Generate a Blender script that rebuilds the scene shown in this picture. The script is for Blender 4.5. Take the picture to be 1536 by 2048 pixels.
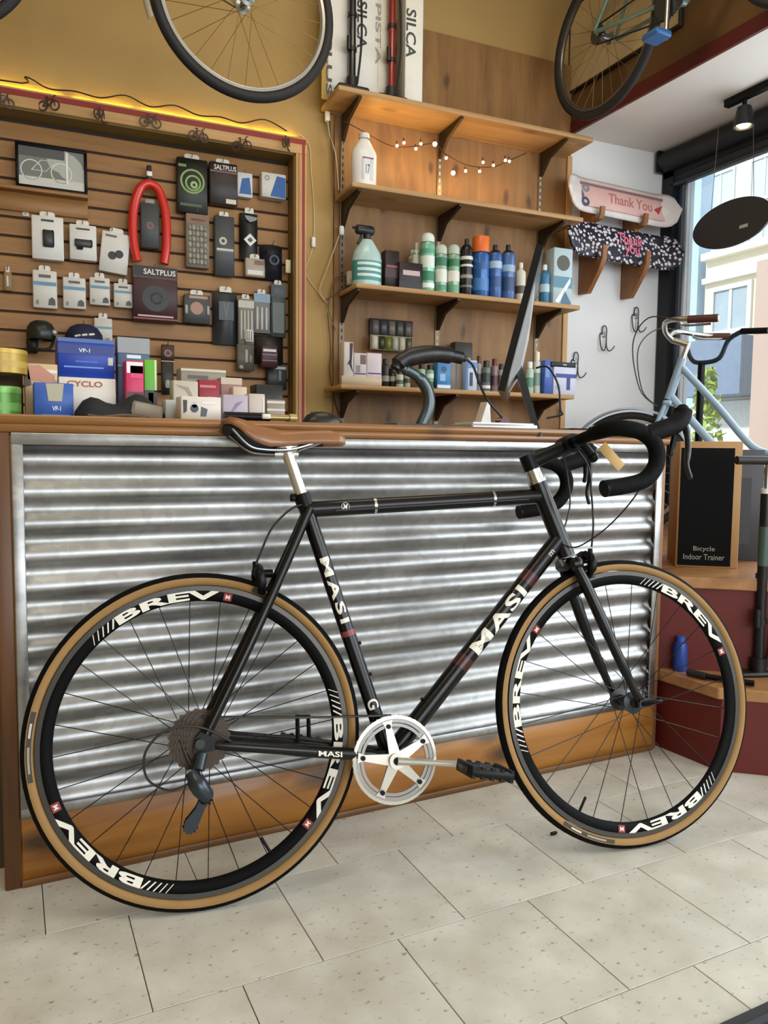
import bpy, bmesh, math, random
from mathutils import Vector, Matrix, Euler
random.seed(7)
for o in list(bpy.data.objects): bpy.data.objects.remove(o)
SC = bpy.context.scene
COL = SC.collection
PI = math.pi

# ------------------------------------------------------------------ camera
cam_data = bpy.data.cameras.new('camera'); cam = bpy.data.objects.new('camera', cam_data); COL.objects.link(cam)
cam_data.sensor_fit = 'HORIZONTAL'; cam_data.sensor_width = 36.0; cam_data.lens = 36.0*1539.95/1536.0
cam_data.clip_start = 0.05; cam_data.clip_end = 200
def cam_matrix(loc, yaw, pitch, roll):
    f = Vector((math.sin(yaw)*math.cos(pitch), math.cos(yaw)*math.cos(pitch), -math.sin(pitch)))
    r = Vector((math.cos(yaw), -math.sin(yaw), 0)); u = r.cross(f)
    r2 = r*math.cos(roll)+u*math.sin(roll); u2 = -r*math.sin(roll)+u*math.cos(roll)
    m = Matrix((r2, u2, -f)).transposed().to_4x4(); m.translation = Vector(loc); return m
cam.matrix_world = cam_matrix((-0.3516, -1.7388, 0.9228), 0.4628, 0.0773, 0.0104)
SC.camera = cam

# ------------------------------------------------------------------ light
VS = SC.view_settings
VS.view_transform = 'Standard'; VS.look = 'None'; VS.gamma = 1.0; VS.exposure = 0.0
try: VS.use_curve_mapping = False
except Exception: pass
world = bpy.data.worlds.new('daylight'); SC.world = world; world.use_nodes = True
bg = world.node_tree.nodes['Background']
bg.inputs['Color'].default_value = (0.86, 0.93, 1.0, 1); bg.inputs['Strength'].default_value = 1.35

def area_light(name, loc, target, sx, sy, energy, color, portal=False):
    d = bpy.data.lights.new(name, 'AREA'); d.shape = 'RECTANGLE'; d.size = sx; d.size_y = sy
    d.energy = energy; d.color = color
    o = bpy.data.objects.new(name, d); COL.objects.link(o); o.location = loc
    o.rotation_euler = (Vector(target)-Vector(loc)).to_track_quat('-Z', 'Y').to_euler()
    if portal: d.cycles.is_portal = True
    return o
# daylight that comes through the shop-front windows behind and to the right of the camera
area_light('shopfront_daylight', (0.9, -4.42, 1.75), (0.9, 0, 1.3), 3.2, 2.0, 100, (0.93, 0.97, 1.0))
area_light('side_window_daylight', (2.86, -2.0, 1.65), (0.0, -1.6, 0.6), 2.2, 1.7, 80, (0.92, 0.97, 1.0))
area_light('bay_window_daylight', (2.90, 0.25, 1.62), (1.0, 0.35, 1.3), 1.0, 1.6, 20, (0.88, 0.95, 1.0))
sun = bpy.data.lights.new('street_sun', 'SUN'); sun.energy = 3.2; sun.angle = .05; sun.color = (1, .97, .9); so = bpy.data.objects.new('street_sun', sun); COL.objects.link(so); so.rotation_euler = Vector((.75, -.12, -.6)).to_track_quat('-Z', 'Y').to_euler(); so.location = (-2, 0, 9)
# warm fill lights added under the ceiling, out of view, to brighten the room
area_light('ceiling_fill_light', (-0.9, -0.9, 3.25), (-0.9, -0.6, 0), 1.2, 0.3, 15, (1.0, 0.84, 0.62))
area_light('ceiling_fill_light', (0.9, 0.2, 3.25), (0.9, 0.5, 0), 1.2, 0.3, 11, (1.0, 0.84, 0.62))

# ------------------------------------------------------------------ materials
def lin(h):
    h = h.lstrip('#'); c = [int(h[i:i+2], 16)/255 for i in (0, 2, 4)]
    return tuple(x/12.92 if x <= .04045 else ((x+.055)/1.055)**2.4 for x in c)+(1,)
MATS = {}
def newmat(name):
    m = bpy.data.materials.new(name); m.use_nodes = True
    nt = m.node_tree; return m, nt, nt.nodes['Principled BSDF']
def M(h, rough=.55, metal=0., var=.12, scale=14., bump=0., coat=0., emit=0., spec=None):
    key = (h, rough, metal, var, scale, bump, coat, emit, spec)
    if key in MATS: return MATS[key]
    m, nt, b = newmat('paint_'+h.lstrip('#'))
    b.inputs['Roughness'].default_value = rough; b.inputs['Metallic'].default_value = metal
    if spec is not None: b.inputs['Specular IOR Level'].default_value = spec
    if coat: b.inputs['Coat Weight'].default_value = coat; b.inputs['Coat Roughness'].default_value = .12
    if emit:
        b.inputs['Emission Color'].default_value = lin(h); b.inputs['Emission Strength'].default_value = emit
    tc = nt.nodes.new('ShaderNodeTexCoord'); n = nt.nodes.new('ShaderNodeTexNoise'); n.inputs['Scale'].default_value = scale; n.inputs['Detail'].default_value = 4
    mx = nt.nodes.new('ShaderNodeMix'); mx.data_type = 'RGBA'
    c = lin(h)
    mx.inputs['A'].default_value = tuple(x*(1-var) for x in c[:3])+(1,); mx.inputs['B'].default_value = tuple(min(1, x*(1+var)) for x in c[:3])+(1,)
    nt.links.new(tc.outputs['Object'], n.inputs['Vector']); nt.links.new(n.outputs['Fac'], mx.inputs['Factor']); nt.links.new(mx.outputs['Result'], b.inputs['Base Color'])
    if bump:
        bp = nt.nodes.new('ShaderNodeBump'); bp.inputs['Strength'].default_value = bump; bp.inputs['Distance'].default_value = .01
        nt.links.new(n.outputs['Fac'], bp.inputs['Height']); nt.links.new(bp.outputs['Normal'], b.inputs['Normal'])
    MATS[key] = m; return m
def wood(name, dark, light, axis=0, grain=18., rough=.5, knots=.5, stretch=.06, coat=0., kn=(.045, .13), plane='xy'):
    if name in MATS: return MATS[name]
    m, nt, b = newmat(name); N = nt.nodes; L = nt.links
    b.inputs['Roughness'].default_value = rough
    if coat: b.inputs['Coat Weight'].default_value = coat; b.inputs['Coat Roughness'].default_value = .2
    tc = N.new('ShaderNodeTexCoord'); mp = N.new('ShaderNodeMapping'); s = [grain]*3; s[axis] = grain*stretch; mp.inputs['Scale'].default_value = s
    n = N.new('ShaderNodeTexNoise'); n.inputs['Scale'].default_value = 1.0; n.inputs['Detail'].default_value = 6; n.inputs['Roughness'].default_value = .65; n.inputs['Distortion'].default_value = .6
    r = N.new('ShaderNodeValToRGB'); r.color_ramp.elements[0].color = lin(dark); r.color_ramp.elements[1].color = lin(light)
    r.color_ramp.elements[0].position = .3; r.color_ramp.elements[1].position = .68
    L.new(tc.outputs['Object'], mp.inputs['Vector']); L.new(mp.outputs['Vector'], n.inputs['Vector']); L.new(n.outputs['Fac'], r.inputs['Fac'])
    mp2 = N.new('ShaderNodeMapping'); s2 = [5.5]*3; s2[axis] = 2.6; mp2.inputs['Scale'].default_value = s2
    v = N.new('ShaderNodeTexVoronoi'); v.inputs['Scale'].default_value = 1.0; v.voronoi_dimensions = '2D'
    sx = N.new('ShaderNodeSeparateXYZ'); cx_ = N.new('ShaderNodeCombineXYZ'); L.new(mp2.outputs['Vector'], sx.inputs[0]); L.new(sx.outputs['X'], cx_.inputs['X']); L.new(sx.outputs['Z' if plane == 'xz' else 'Y'], cx_.inputs['Y'])
    dn = N.new('ShaderNodeTexNoise'); dn.inputs['Scale'].default_value = 3.0; dm = N.new('ShaderNodeMix'); dm.data_type = 'VECTOR'; dm.inputs['Factor'].default_value = .12; L.new(cx_.outputs[0], dn.inputs['Vector']); L.new(cx_.outputs[0], dm.inputs['A']); L.new(dn.outputs['Color'], dm.inputs['B'])
    r2 = N.new('ShaderNodeValToRGB'); r2.color_ramp.elements[0].color = (1-knots, 1-knots, 1-knots, 1); r2.color_ramp.elements[1].color = (1, 1, 1, 1); r2.color_ramp.elements[0].position = kn[0]; r2.color_ramp.elements[1].position = kn[1]
    mul = N.new('ShaderNodeMix'); mul.data_type = 'RGBA'; mul.blend_type = 'MULTIPLY'; mul.inputs['Factor'].default_value = 1
    L.new(tc.outputs['Object'], mp2.inputs['Vector']); L.new(dm.outputs['Result'], v.inputs['Vector']); L.new(v.outputs['Distance'], r2.inputs['Fac'])
    L.new(r.outputs['Color'], mul.inputs['A']); L.new(r2.outputs['Color'], mul.inputs['B']); L.new(mul.outputs['Result'], b.inputs['Base Color'])
    bp = N.new('ShaderNodeBump'); bp.inputs['Strength'].default_value = .12; bp.inputs['Distance'].default_value = .004
    L.new(n.outputs['Fac'], bp.inputs['Height']); L.new(bp.outputs['Normal'], b.inputs['Normal'])
    MATS[name] = m; return m
def plaster(name, c, var=.10, rough=.7):
    if name in MATS: return MATS[name]
    m, nt, b = newmat(name); N = nt.nodes; L = nt.links; b.inputs['Roughness'].default_value = rough
    tc = N.new('ShaderNodeTexCoord'); n = N.new('ShaderNodeTexNoise'); n.inputs['Scale'].default_value = 2.2; n.inputs['Detail'].default_value = 5
    n2 = N.new('ShaderNodeTexNoise'); n2.inputs['Scale'].default_value = 60; n2.inputs['Detail'].default_value = 3
    mx = N.new('ShaderNodeMix'); mx.data_type = 'RGBA'; cc = lin(c)
    mx.inputs['A'].default_value = tuple(x*(1-var) for x in cc[:3])+(1,); mx.inputs['B'].default_value = tuple(min(1, x*(1+var)) for x in cc[:3])+(1,)
    L.new(tc.outputs['Object'], n.inputs['Vector']); L.new(tc.outputs['Object'], n2.inputs['Vector']); L.new(n.outputs['Fac'], mx.inputs['Factor']); L.new(mx.outputs['Result'], b.inputs['Base Color'])
    bp = N.new('ShaderNodeBump'); bp.inputs['Strength'].default_value = .12; bp.inputs['Distance'].default_value = .004
    L.new(n2.outputs['Fac'], bp.inputs['Height']); L.new(bp.outputs['Normal'], b.inputs['Normal'])
    MATS[name] = m; return m
def glass_mat():
    if 'glass' in MATS: return MATS['glass']
    m = bpy.data.materials.new('window_glass'); m.use_nodes = True; nt = m.node_tree; N = nt.nodes; L = nt.links
    for n in list(N): N.remove(n)
    out = N.new('ShaderNodeOutputMaterial'); t = N.new('ShaderNodeBsdfTransparent'); t.inputs['Color'].default_value = (.94, .97, .97, 1)
    g = N.new('ShaderNodeBsdfGlossy'); g.inputs['Roughness'].default_value = .02; f = N.new('ShaderNodeFresnel'); f.inputs['IOR'].default_value = 1.35
    mx = N.new('ShaderNodeMixShader'); L.new(f.outputs['Fac'], mx.inputs['Fac']); L.new(t.outputs[0], mx.inputs[1]); L.new(g.outputs[0], mx.inputs[2]); L.new(mx.outputs[0], out.inputs['Surface'])
    MATS['glass'] = m; return m
def clear_plastic():
    if 'clearp' in MATS: return MATS['clearp']
    m = bpy.data.materials.new('clear_plastic'); m.use_nodes = True; nt = m.node_tree; N = nt.nodes; L = nt.links
    for n in list(N): N.remove(n)
    out = N.new('ShaderNodeOutputMaterial'); t = N.new('ShaderNodeBsdfTransparent'); t.inputs['Color'].default_value = (.86, .87, .86, 1)
    g = N.new('ShaderNodeBsdfGlossy'); g.inputs['Roughness'].default_value = .15; g.inputs['Color'].default_value = (.8, .8, .8, 1)
    mx = N.new('ShaderNodeMixShader'); mx.inputs['Fac'].default_value = .22; L.new(t.outputs[0], mx.inputs[1]); L.new(g.outputs[0], mx.inputs[2]); L.new(mx.outputs[0], out.inputs['Surface'])
    MATS['clearp'] = m; return m
def tile_mat():
    m, nt, b = newmat('vinyl_tile'); N = nt.nodes; L = nt.links
    b.inputs['Roughness'].default_value = .42; b.inputs['Specular IOR Level'].default_value = .35
    tc = N.new('ShaderNodeTexCoord'); oi = N.new('ShaderNodeObjectInfo'); sc = N.new('ShaderNodeVectorMath'); sc.operation = 'SCALE'; sc.inputs[3].default_value = 31.0
    cb = N.new('ShaderNodeCombineXYZ'); L.new(oi.outputs['Random'], cb.inputs[0]); L.new(oi.outputs['Random'], cb.inputs[1]); L.new(cb.outputs[0], sc.inputs[0])
    ad = N.new('ShaderNodeVectorMath'); L.new(tc.outputs['Object'], ad.inputs[0]); L.new(sc.outputs[0], ad.inputs[1])
    n = N.new('ShaderNodeTexNoise'); n.inputs['Scale'].default_value = 9; n.inputs['Detail'].default_value = 5; L.new(ad.outputs[0], n.inputs['Vector'])
    r = N.new('ShaderNodeValToRGB'); e = r.color_ramp.elements; e[0].color = lin('#b3aea1'); e[0].position = .3; e[1].color = lin('#cbc8be'); e[1].position = .72; L.new(n.outputs['Fac'], r.inputs['Fac'])
    mp = N.new('ShaderNodeMapping'); mp.inputs['Scale'].default_value = (62, 96, 62); L.new(ad.outputs[0], mp.inputs['Vector'])
    n2 = N.new('ShaderNodeTexNoise'); n2.inputs['Scale'].default_value = 1; n2.inputs['Detail'].default_value = 2.5; L.new(mp.outputs[0], n2.inputs['Vector'])
    r2 = N.new('ShaderNodeValToRGB'); e = r2.color_ramp.elements; e[0].color = (1, 1, 1, 1); e[0].position = .63; e[1].color = (.42, .39, .34, 1); e[1].position = .75; L.new(n2.outputs['Fac'], r2.inputs['Fac'])
    mul = N.new('ShaderNodeMix'); mul.data_type = 'RGBA'; mul.blend_type = 'MULTIPLY'; mul.inputs['Factor'].default_value = 1; L.new(r.outputs['Color'], mul.inputs['A']); L.new(r2.outputs['Color'], mul.inputs['B'])
    hs = N.new('ShaderNodeHueSaturation'); mr = N.new('ShaderNodeMapRange'); mr.inputs['To Min'].default_value = .95; mr.inputs['To Max'].default_value = 1.04; L.new(oi.outputs['Random'], mr.inputs['Value']); L.new(mr.outputs[0], hs.inputs['Value']); L.new(mul.outputs['Result'], hs.inputs['Color'])
    L.new(hs.outputs['Color'], b.inputs['Base Color']); return m
def galvanised(name, rough=.3, streak=True):
    if name in MATS: return MATS[name]
    m, nt, b = newmat(name); N = nt.nodes; L = nt.links
    b.inputs['Metallic'].default_value = 1.0
    tc = N.new('ShaderNodeTexCoord'); mp = N.new('ShaderNodeMapping'); mp.inputs['Scale'].default_value = (2.5, 6, 7)
    n = N.new('ShaderNodeTexNoise'); n.inputs['Scale'].default_value = 1.6; n.inputs['Detail'].default_value = 6; L.new(tc.outputs['Object'], mp.inputs['Vector']); L.new(mp.outputs[0], n.inputs['Vector'])
    r = N.new('ShaderNodeValToRGB'); r.color_ramp.elements[0].color = lin('#878d8a'); r.color_ramp.elements[1].color = lin('#b6bcba'); r.color_ramp.elements[0].position = .3; r.color_ramp.elements[1].position = .7
    v = N.new('ShaderNodeTexVoronoi'); v.inputs['Scale'].default_value = 55; L.new(tc.outputs['Object'], v.inputs['Vector'])
    mx = N.new('ShaderNodeMix'); mx.data_type = 'RGBA'; mx.blend_type = 'OVERLAY'; mx.inputs['Factor'].default_value = .12; L.new(n.outputs['Fac'], r.inputs['Fac']); L.new(r.outputs['Color'], mx.inputs['A']); L.new(v.outputs['Color'], mx.inputs['B'])
    bw = N.new('ShaderNodeRGBToBW'); L.new(mx.outputs['Result'], bw.inputs[0]); tint = N.new('ShaderNodeMix'); tint.data_type = 'RGBA'; tint.inputs['Factor'].default_value = .9; L.new(mx.outputs['Result'], tint.inputs['A']); L.new(bw.outputs[0], tint.inputs['B'])
    L.new(tint.outputs['Result'], b.inputs['Base Color'])
    mr = N.new('ShaderNodeMapRange'); mr.inputs['To Min'].default_value = rough-.08; mr.inputs['To Max'].default_value = rough+.12; L.new(n.outputs['Fac'], mr.inputs['Value']); L.new(mr.outputs[0], b.inputs['Roughness'])
    MATS[name] = m; return m
def speckle(name, c1, c2, scale=60, thr=.5, rough=.4):
    if name in MATS: return MATS[name]
    m, nt, b = newmat(name); N = nt.nodes; L = nt.links; b.inputs['Roughness'].default_value = rough
    tc = N.new('ShaderNodeTexCoord'); v = N.new('ShaderNodeTexVoronoi'); v.inputs['Scale'].default_value = scale; L.new(tc.outputs['Object'], v.inputs['Vector'])
    r = N.new('ShaderNodeValToRGB'); r.color_ramp.interpolation = 'CONSTANT'; r.color_ramp.elements[0].color = lin(c1); r.color_ramp.elements[1].color = lin(c2); r.color_ramp.elements[1].position = thr
    L.new(v.outputs['Distance'], r.inputs['Fac']); L.new(r.outputs['Color'], b.inputs['Base Color']); MATS[name] = m; return m

BLACK = M('#050506', .40, 0, .15, 20, 0, 0, 0, .18); RUBBER = M('#080808', .8, 0, .12, 14, 0, 0, 0, .12); STEEL = M('#9fa3a6', .28, 1.0, .06); CHROME = M('#d8dad8', .14, 1.0, .03); DKMETAL = M('#3a3b3c', .4, .7)
WHITE = M('#e6e4de', .5); PAPER = M('#dedbd2', .6)

# ------------------------------------------------------------------ mesh helpers
class MB:
    def __init__(s): s.v = []; s.f = []
    def add(s, vs, fs, mat=None):
        b = len(s.v)
        for p in vs:
            p = Vector(p); s.v.append(tuple(mat @ p) if mat is not None else tuple(p))
        for f in fs: s.f.append(tuple(b+i for i in f))
        return s
    def box(s, x0, x1, y0, y1, z0, z1, mat=None):
        return s.add([(x0,y0,z0),(x1,y0,z0),(x1,y1,z0),(x0,y1,z0),(x0,y0,z1),(x1,y0,z1),(x1,y1,z1),(x0,y1,z1)],
                     [(0,3,2,1),(4,5,6,7),(0,1,5,4),(1,2,6,5),(2,3,7,6),(3,0,4,7)], mat)
    def rbox(s, x0, x1, y0, y1, z0, z1, b=.003, mat=None):
        """box with chamfered long edges around z and softened top/bottom"""
        def ring(z, i):
            return [(x0+b+i,y0+i,z),(x1-b-i,y0+i,z),(x1-i,y0+b+i,z),(x1-i,y1-b-i,z),(x1-b-i,y1-i,z),(x0+b+i,y1-i,z),(x0+i,y1-b-i,z),(x0+i,y0+b+i,z)]
        vs = ring(z0, b*.6)+ring(z0+b, 0)+ring(z1-b, 0)+ring(z1, b*.6); fs = [tuple(range(7, -1, -1)), tuple(range(24, 32))]
        for k in range(3):
            for i in range(8): fs.append((k*8+i, k*8+(i+1)%8, (k+1)*8+(i+1)%8, (k+1)*8+i))
        return s.add(vs, fs, mat)
    def tube(s, pts, r, n=10, closed=False, caps=True, mat=None, flat=1.0):
        pts = [Vector(p) for p in pts]; m = len(pts); rs = r if isinstance(r, (list, tuple)) else [r]*m
        tang = []
        for i in range(m):
            a = pts[(i-1) % m] if (closed or i > 0) else pts[i]; b = pts[(i+1) % m] if (closed or i < m-1) else pts[i]
            t = (b-a); tang.append(t.normalized() if t.length > 1e-9 else Vector((0, 0, 1)))
        t0 = tang[0]; ref = Vector((0, 0, 1)) if abs(t0.z) < .9 else Vector((1, 0, 0)); nrm = (ref - t0*ref.dot(t0)).normalized()
        vs = []; prev = t0
        for i in range(m):
            t = tang[i]; q = prev.rotation_difference(t); nrm = q @ nrm; nrm = (nrm - t*nrm.dot(t)).normalized(); bi = t.cross(nrm); prev = t
            for k in range(n):
                a = 2*PI*k/n; vs.append(pts[i]+(nrm*math.cos(a)*flat+bi*math.sin(a))*rs[i])
        fs = []
        for i in range(m if closed else m-1):
            j = (i+1) % m
            for k in range(n): fs.append((i*n+k, i*n+(k+1) % n, j*n+(k+1) % n, j*n+k))
        if caps and not closed: fs.append(tuple(range(n-1, -1, -1))); fs.append(tuple((m-1)*n+k for k in range(n)))
        return s.add(vs, fs, mat)
    def lathe(s, prof, n=24, axis='z', closed=False, mat=None, arc=None):
        a0, a1 = arc if arc else (0, 2*PI); full = arc is None; m = len(prof); vs = []; cols = n if full else n+1
        for i in range(cols):
            a = a0+(a1-a0)*i/n; c, sn = math.cos(a), math.sin(a)
            for (r, h) in prof:
                if axis == 'z': vs.append((r*c, r*sn, h))
                elif axis == 'y': vs.append((r*c, h, r*sn))
                else: vs.append((h, r*c, r*sn))
        fs = []
        for i in range(n):
            j = (i+1) % cols
            for k in range(m if closed else m-1):
                k2 = (k+1) % m; q = (i*m+k, j*m+k, j*m+k2, i*m+k2); fs.append(q if axis != 'y' else q[::-1])
        return s.add(vs, fs, mat)
    def prism(s, poly, y0, y1, mat=None, axis='y'):
        n = len(poly); f3 = (lambda p, y: (p[0], y, p[1])) if axis == 'y' else ((lambda p, y: (p[0], p[1], y)) if axis == 'z' else (lambda p, y: (y, p[0], p[1])))
        vs = [f3(p, y0) for p in poly]+[f3(p, y1) for p in poly]
        fs = [tuple(range(n)), tuple(range(2*n-1, n-1, -1))]
        for i in range(n): fs.append((i, n+i, n+(i+1) % n, (i+1) % n))
        return s.add(vs, fs, mat)
    def ball(s, c, r, n=10, m=6, sz=(1, 1, 1)):
        prof = [(math.sin(PI*i/m), -math.cos(PI*i/m)) for i in range(m+1)]; prof[0] = (.001, -1); prof[-1] = (.001, 1)
        return s.lathe(prof, n, 'z', mat=Matrix.Translation(Vector(c)) @ Matrix.Diagonal((r*sz[0], r*sz[1], r*sz[2], 1)))
    def mesh(s, name, smooth=True, angle=38):
        me = bpy.data.meshes.new(name); me.from_pydata(s.v, [], s.f)
        bm = bmesh.new(); bm.from_mesh(me); bmesh.ops.recalc_face_normals(bm, faces=bm.faces); bm.to_mesh(me); bm.free()
        if smooth:
            for p in me.polygons: p.use_smooth = True
            me.set_sharp_from_angle(angle=math.radians(angle))
        me.update(); return me
    def build(s, name, mat, parent=None, loc=None, rot=None, bevel=0, angle=38, solid=0):
        me = s.mesh(name, True, angle); me.materials.append(mat)
        return link(name, me, parent, loc, rot, bevel, solid)
def link(name, me, parent=None, loc=None, rot=None, bevel=0, solid=0):
    o = bpy.data.objects.new(name, me); COL.objects.link(o)
    if parent is not None: o.parent = parent
    if loc is not None: o.location = loc
    if rot is not None: o.rotation_euler = rot
    if bevel:
        b = o.modifiers.new('soft_edges', 'BEVEL'); b.width = bevel; b.segments = 2; b.limit_method = 'ANGLE'
    return o
def tag(o, label=None, cat=None, group=None, kind=None):
    if label: o['label'] = label
    if cat: o['category'] = cat
    if group: o['group'] = group
    if kind: o['kind'] = kind
    return o
def thing(name, label, cat, loc=(0, 0, 0), rot=(0, 0, 0), group=None):
    o = bpy.data.objects.new(name, None); COL.objects.link(o); o.location = loc; o.rotation_euler = rot; o.empty_display_size = .05
    return tag(o, label, cat, group)
def copy_tree(o, parent=None):
    c = o.copy(); COL.objects.link(c); c.parent = parent
    for ch in list(o.children): copy_tree(ch, c)
    return c
FONT_CACHE = {}
def text_mesh(s, size=1.0, bold=0.0, shear=0.0, ext=0.0, spacing=1.0):
    key = (s, size, bold, shear, ext, spacing)
    if key in FONT_CACHE: return FONT_CACHE[key]
    cu = bpy.data.curves.new('lettering', 'FONT'); cu.body = s; cu.size = size; cu.offset = bold*size; cu.shear = shear; cu.extrude = ext
    cu.resolution_u = 3; cu.space_character = spacing
    o = bpy.data.objects.new('lettering', cu); COL.objects.link(o); dg = bpy.context.evaluated_depsgraph_get(); dg.update()
    me = bpy.data.meshes.new_from_object(o.evaluated_get(dg)); bpy.data.objects.remove(o); bpy.data.curves.remove(cu)
    vs = [v.co.copy() for v in me.vertices]; fs = [tuple(p.vertices) for p in me.polygons]; bpy.data.meshes.remove(me)
    xs = [v.x for v in vs]; ys = [v.y for v in vs]; x0, x1, y0, y1 = min(xs), max(xs), min(ys), max(ys)
    vs = [Vector((v.x-(x0+x1)/2, v.y-(y0+y1)/2, v.z)) for v in vs]
    FONT_CACHE[key] = (vs, fs, x1-x0, y1-y0); return FONT_CACHE[key]
def text_obj(name, s, width, height, fmap, mat, parent, bold=.0, shear=0., spacing=1., split=0):
    """lettering scaled to width x height; fmap(x, y) -> local point"""
    vs, fs, w, h = text_mesh(s, 1.0, bold, shear, 0, spacing)
    me = bpy.data.meshes.new(name); me.from_pydata([(v.x*width/w, v.y*height/h, 0) for v in vs], [], list(fs)); me.materials.append(mat)
    if split:   # cut into strips so that the lettering can follow a tube
        bm = bmesh.new(); bm.from_mesh(me)
        for k in range(1, split):
            bmesh.ops.bisect_plane(bm, geom=bm.verts[:]+bm.edges[:]+bm.faces[:], plane_co=(0, -height/2+height*k/split, 0), plane_no=(0, 1, 0))
        bm.to_mesh(me); bm.free()
    for v in me.vertices: v.co = fmap(v.co.x, v.co.y)
    me.update()
    return link(name, me, parent)
def front_text(s, cx, cz, width, height, y, mat, parent, rot=0., **k):
    c, sn = math.cos(rot), math.sin(rot)
    return text_obj('lettering', s, width, height, lambda x, z: (cx+x*c-z*sn, y, cz+x*sn+z*c), mat, parent, **k)
def spline(pts, n=6):
    P = [Vector(p) for p in pts]; out = []
    for i in range(len(P)-1):
        p0 = P[max(i-1, 0)]; p1 = P[i]; p2 = P[i+1]; p3 = P[min(i+2, len(P)-1)]
        for k in range(n):
            t = k/n; out.append(.5*((2*p1)+(-p0+p2)*t+(2*p0-5*p1+4*p2-p3)*t*t+(-p0+3*p1-3*p2+p3)*t**3))
    out.append(P[-1]); return out
# frame of the back wall: u runs along it, d is the distance in front of it
PHI = -0.0601; WO = Vector((1.0, 1.58, 0)); WU = Vector((math.cos(PHI), math.sin(PHI), 0)); WN = Vector((math.sin(PHI), -math.cos(PHI), 0))
def wp(u, d, z): return WO+WU*u+WN*d+Vector((0, 0, z))
def wthing(name, label, cat, u, d, z, group=None, rot=0., roll=0.): return thing(name, label, cat, wp(u, d, z), (0, roll, PHI+rot), group)
# measured points: a pixel of the 1536x2048 photograph taken to its place on a plane of the room
CM = cam_matrix((-0.3516, -1.7388, 0.9228), 0.4628, 0.0773, 0.0104); CO = CM.translation.copy()
def pray(x, y): return (CM.to_3x3() @ Vector(((x-768)/1539.95, (1024-y)/1539.95, -1.0)))
def on_wall(x, y, d):
    v = pray(x, y); t = ((WO+WN*d)-CO).dot(WN)/v.dot(WN); P = CO+v*t; return P
def WL_(x, y, d):
    P = on_wall(x, y, d); return ((P-WO).dot(WU), P.z)
BPT = WL_
def RR(x0, y0, x1, y1, d):
    ym = (y0+y1)/2; xm = (x0+x1)/2; return (WL_(x0, ym, d)[0], WL_(xm, y1, d)[1], WL_(x1, ym, d)[0], WL_(xm, y0, d)[1])
R_ = RR
def PY_(x, y, Y): v = pray(x, y); P = CO+v*((Y-CO.y)/v.y); return (P.x, P.z)
def PX_(x, y, X): v = pray(x, y); P = CO+v*((X-CO.x)/v.x); return (P.y, P.z)
def PZ_(x, y, Z): v = pray(x, y); P = CO+v*((Z-CO.z)/v.z); return (P.x, P.y)
# ================================================================== SETTING
def struct(name, mb, mat, label=None, loc=None, rot=None, bevel=0):
    return tag(mb.build(name, mat, None, loc, rot, bevel), label, None, None, 'structure')
YELLOW = plaster('yellow_plaster', '#a98a52'); SHADED_PLASTER = plaster('shade_toned_plaster', '#6b4b25'); WHITEW = plaster('white_plaster', '#d9dadb', .03); CREAM = plaster('cream_plaster', '#cfc8b8', .05)  # bulkhead plaster colour darkened with the shade of facing away from the window
PLY = wood('plywood', '#6c4a27', '#987040', 2, 9., .55, .6, .12, 0., (.035, .10), 'xz')
SLATW = wood('slat_wood', '#7a5329', '#a3763f', 0, 16., .5, .0, .05)
SHELFW = wood('shelf_pine', '#9c7648', '#c19d6b', 0, 14., .55, .35, .06)
TRIMW = wood('trim_wood', '#a9814c', '#c79e68', 2, 16., .5, .1, .06)
TRIMH = wood('trim_wood_h', '#a9814c', '#c79e68', 0, 16., .5, .1, .06)
PINE = wood('kick_pine', '#7c4c1c', '#b67c34', 0, 11., .4, .8, .07, .2, (.06, .2), 'xz')
OAKTOP = wood('counter_top_wood', '#6a431d', '#9a6730', 0, 15., .4, .4, .05, .2)
DKWOOD = wood('dark_post_wood', '#4a2c14', '#74491f', 2, 14., .5, .3, .06)
REDP = M('#8a2414', .5, 0, .15, 5); MAROON = M('#5e1713', .5)

# floor: dark joint bed with a vinyl tile on top for each tile
fl = struct('floor', MB().box(-3.4, 2.95, -4.5, 1.9, -.03, -.003), M('#4a443a', .8))
TA, TBB, TANG = .3010, .2951, -.0098; TO = Vector((-.1482, -.4977, 0))
tmb = MB(); g = .0009
tmb.add([(g,g,-.003),(TA-g,g,-.003),(TA-g,TBB-g,-.003),(g,TBB-g,-.003),(g,g,-.0006),(TA-g,g,-.0006),(TA-g,TBB-g,-.0006),(g,TBB-g,-.0006),(g+.0007,g+.0007,0),(TA-g-.0007,g+.0007,0),(TA-g-.0007,TBB-g-.0007,0),(g+.0007,TBB-g-.0007,0)],
        [(0,1,5,4),(1,2,6,5),(2,3,7,6),(3,0,4,7),(4,5,9,8),(5,6,10,9),(6,7,11,10),(7,4,8,11),(8,9,10,11)])
tme = tmb.mesh('tile', False); tme.materials.append(tile_mat())
cnt = 0
for k in range(-13, 2):
    for i in range(-11, 11):
        uu = (i+(.5 if k % 2 else 0))*TA; vv = k*TBB
        p = TO+Vector((uu*math.cos(TANG)-vv*math.sin(TANG), uu*math.sin(TANG)+vv*math.cos(TANG), 0))
        if p.x < -3.3 or p.x > 2.6 or p.y > .0 or (p.x > 1.75 and p.y > -.2) or cnt >= 298: continue
        link('tile', tme, fl, p, (0, 0, TANG)); cnt += 1

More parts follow.
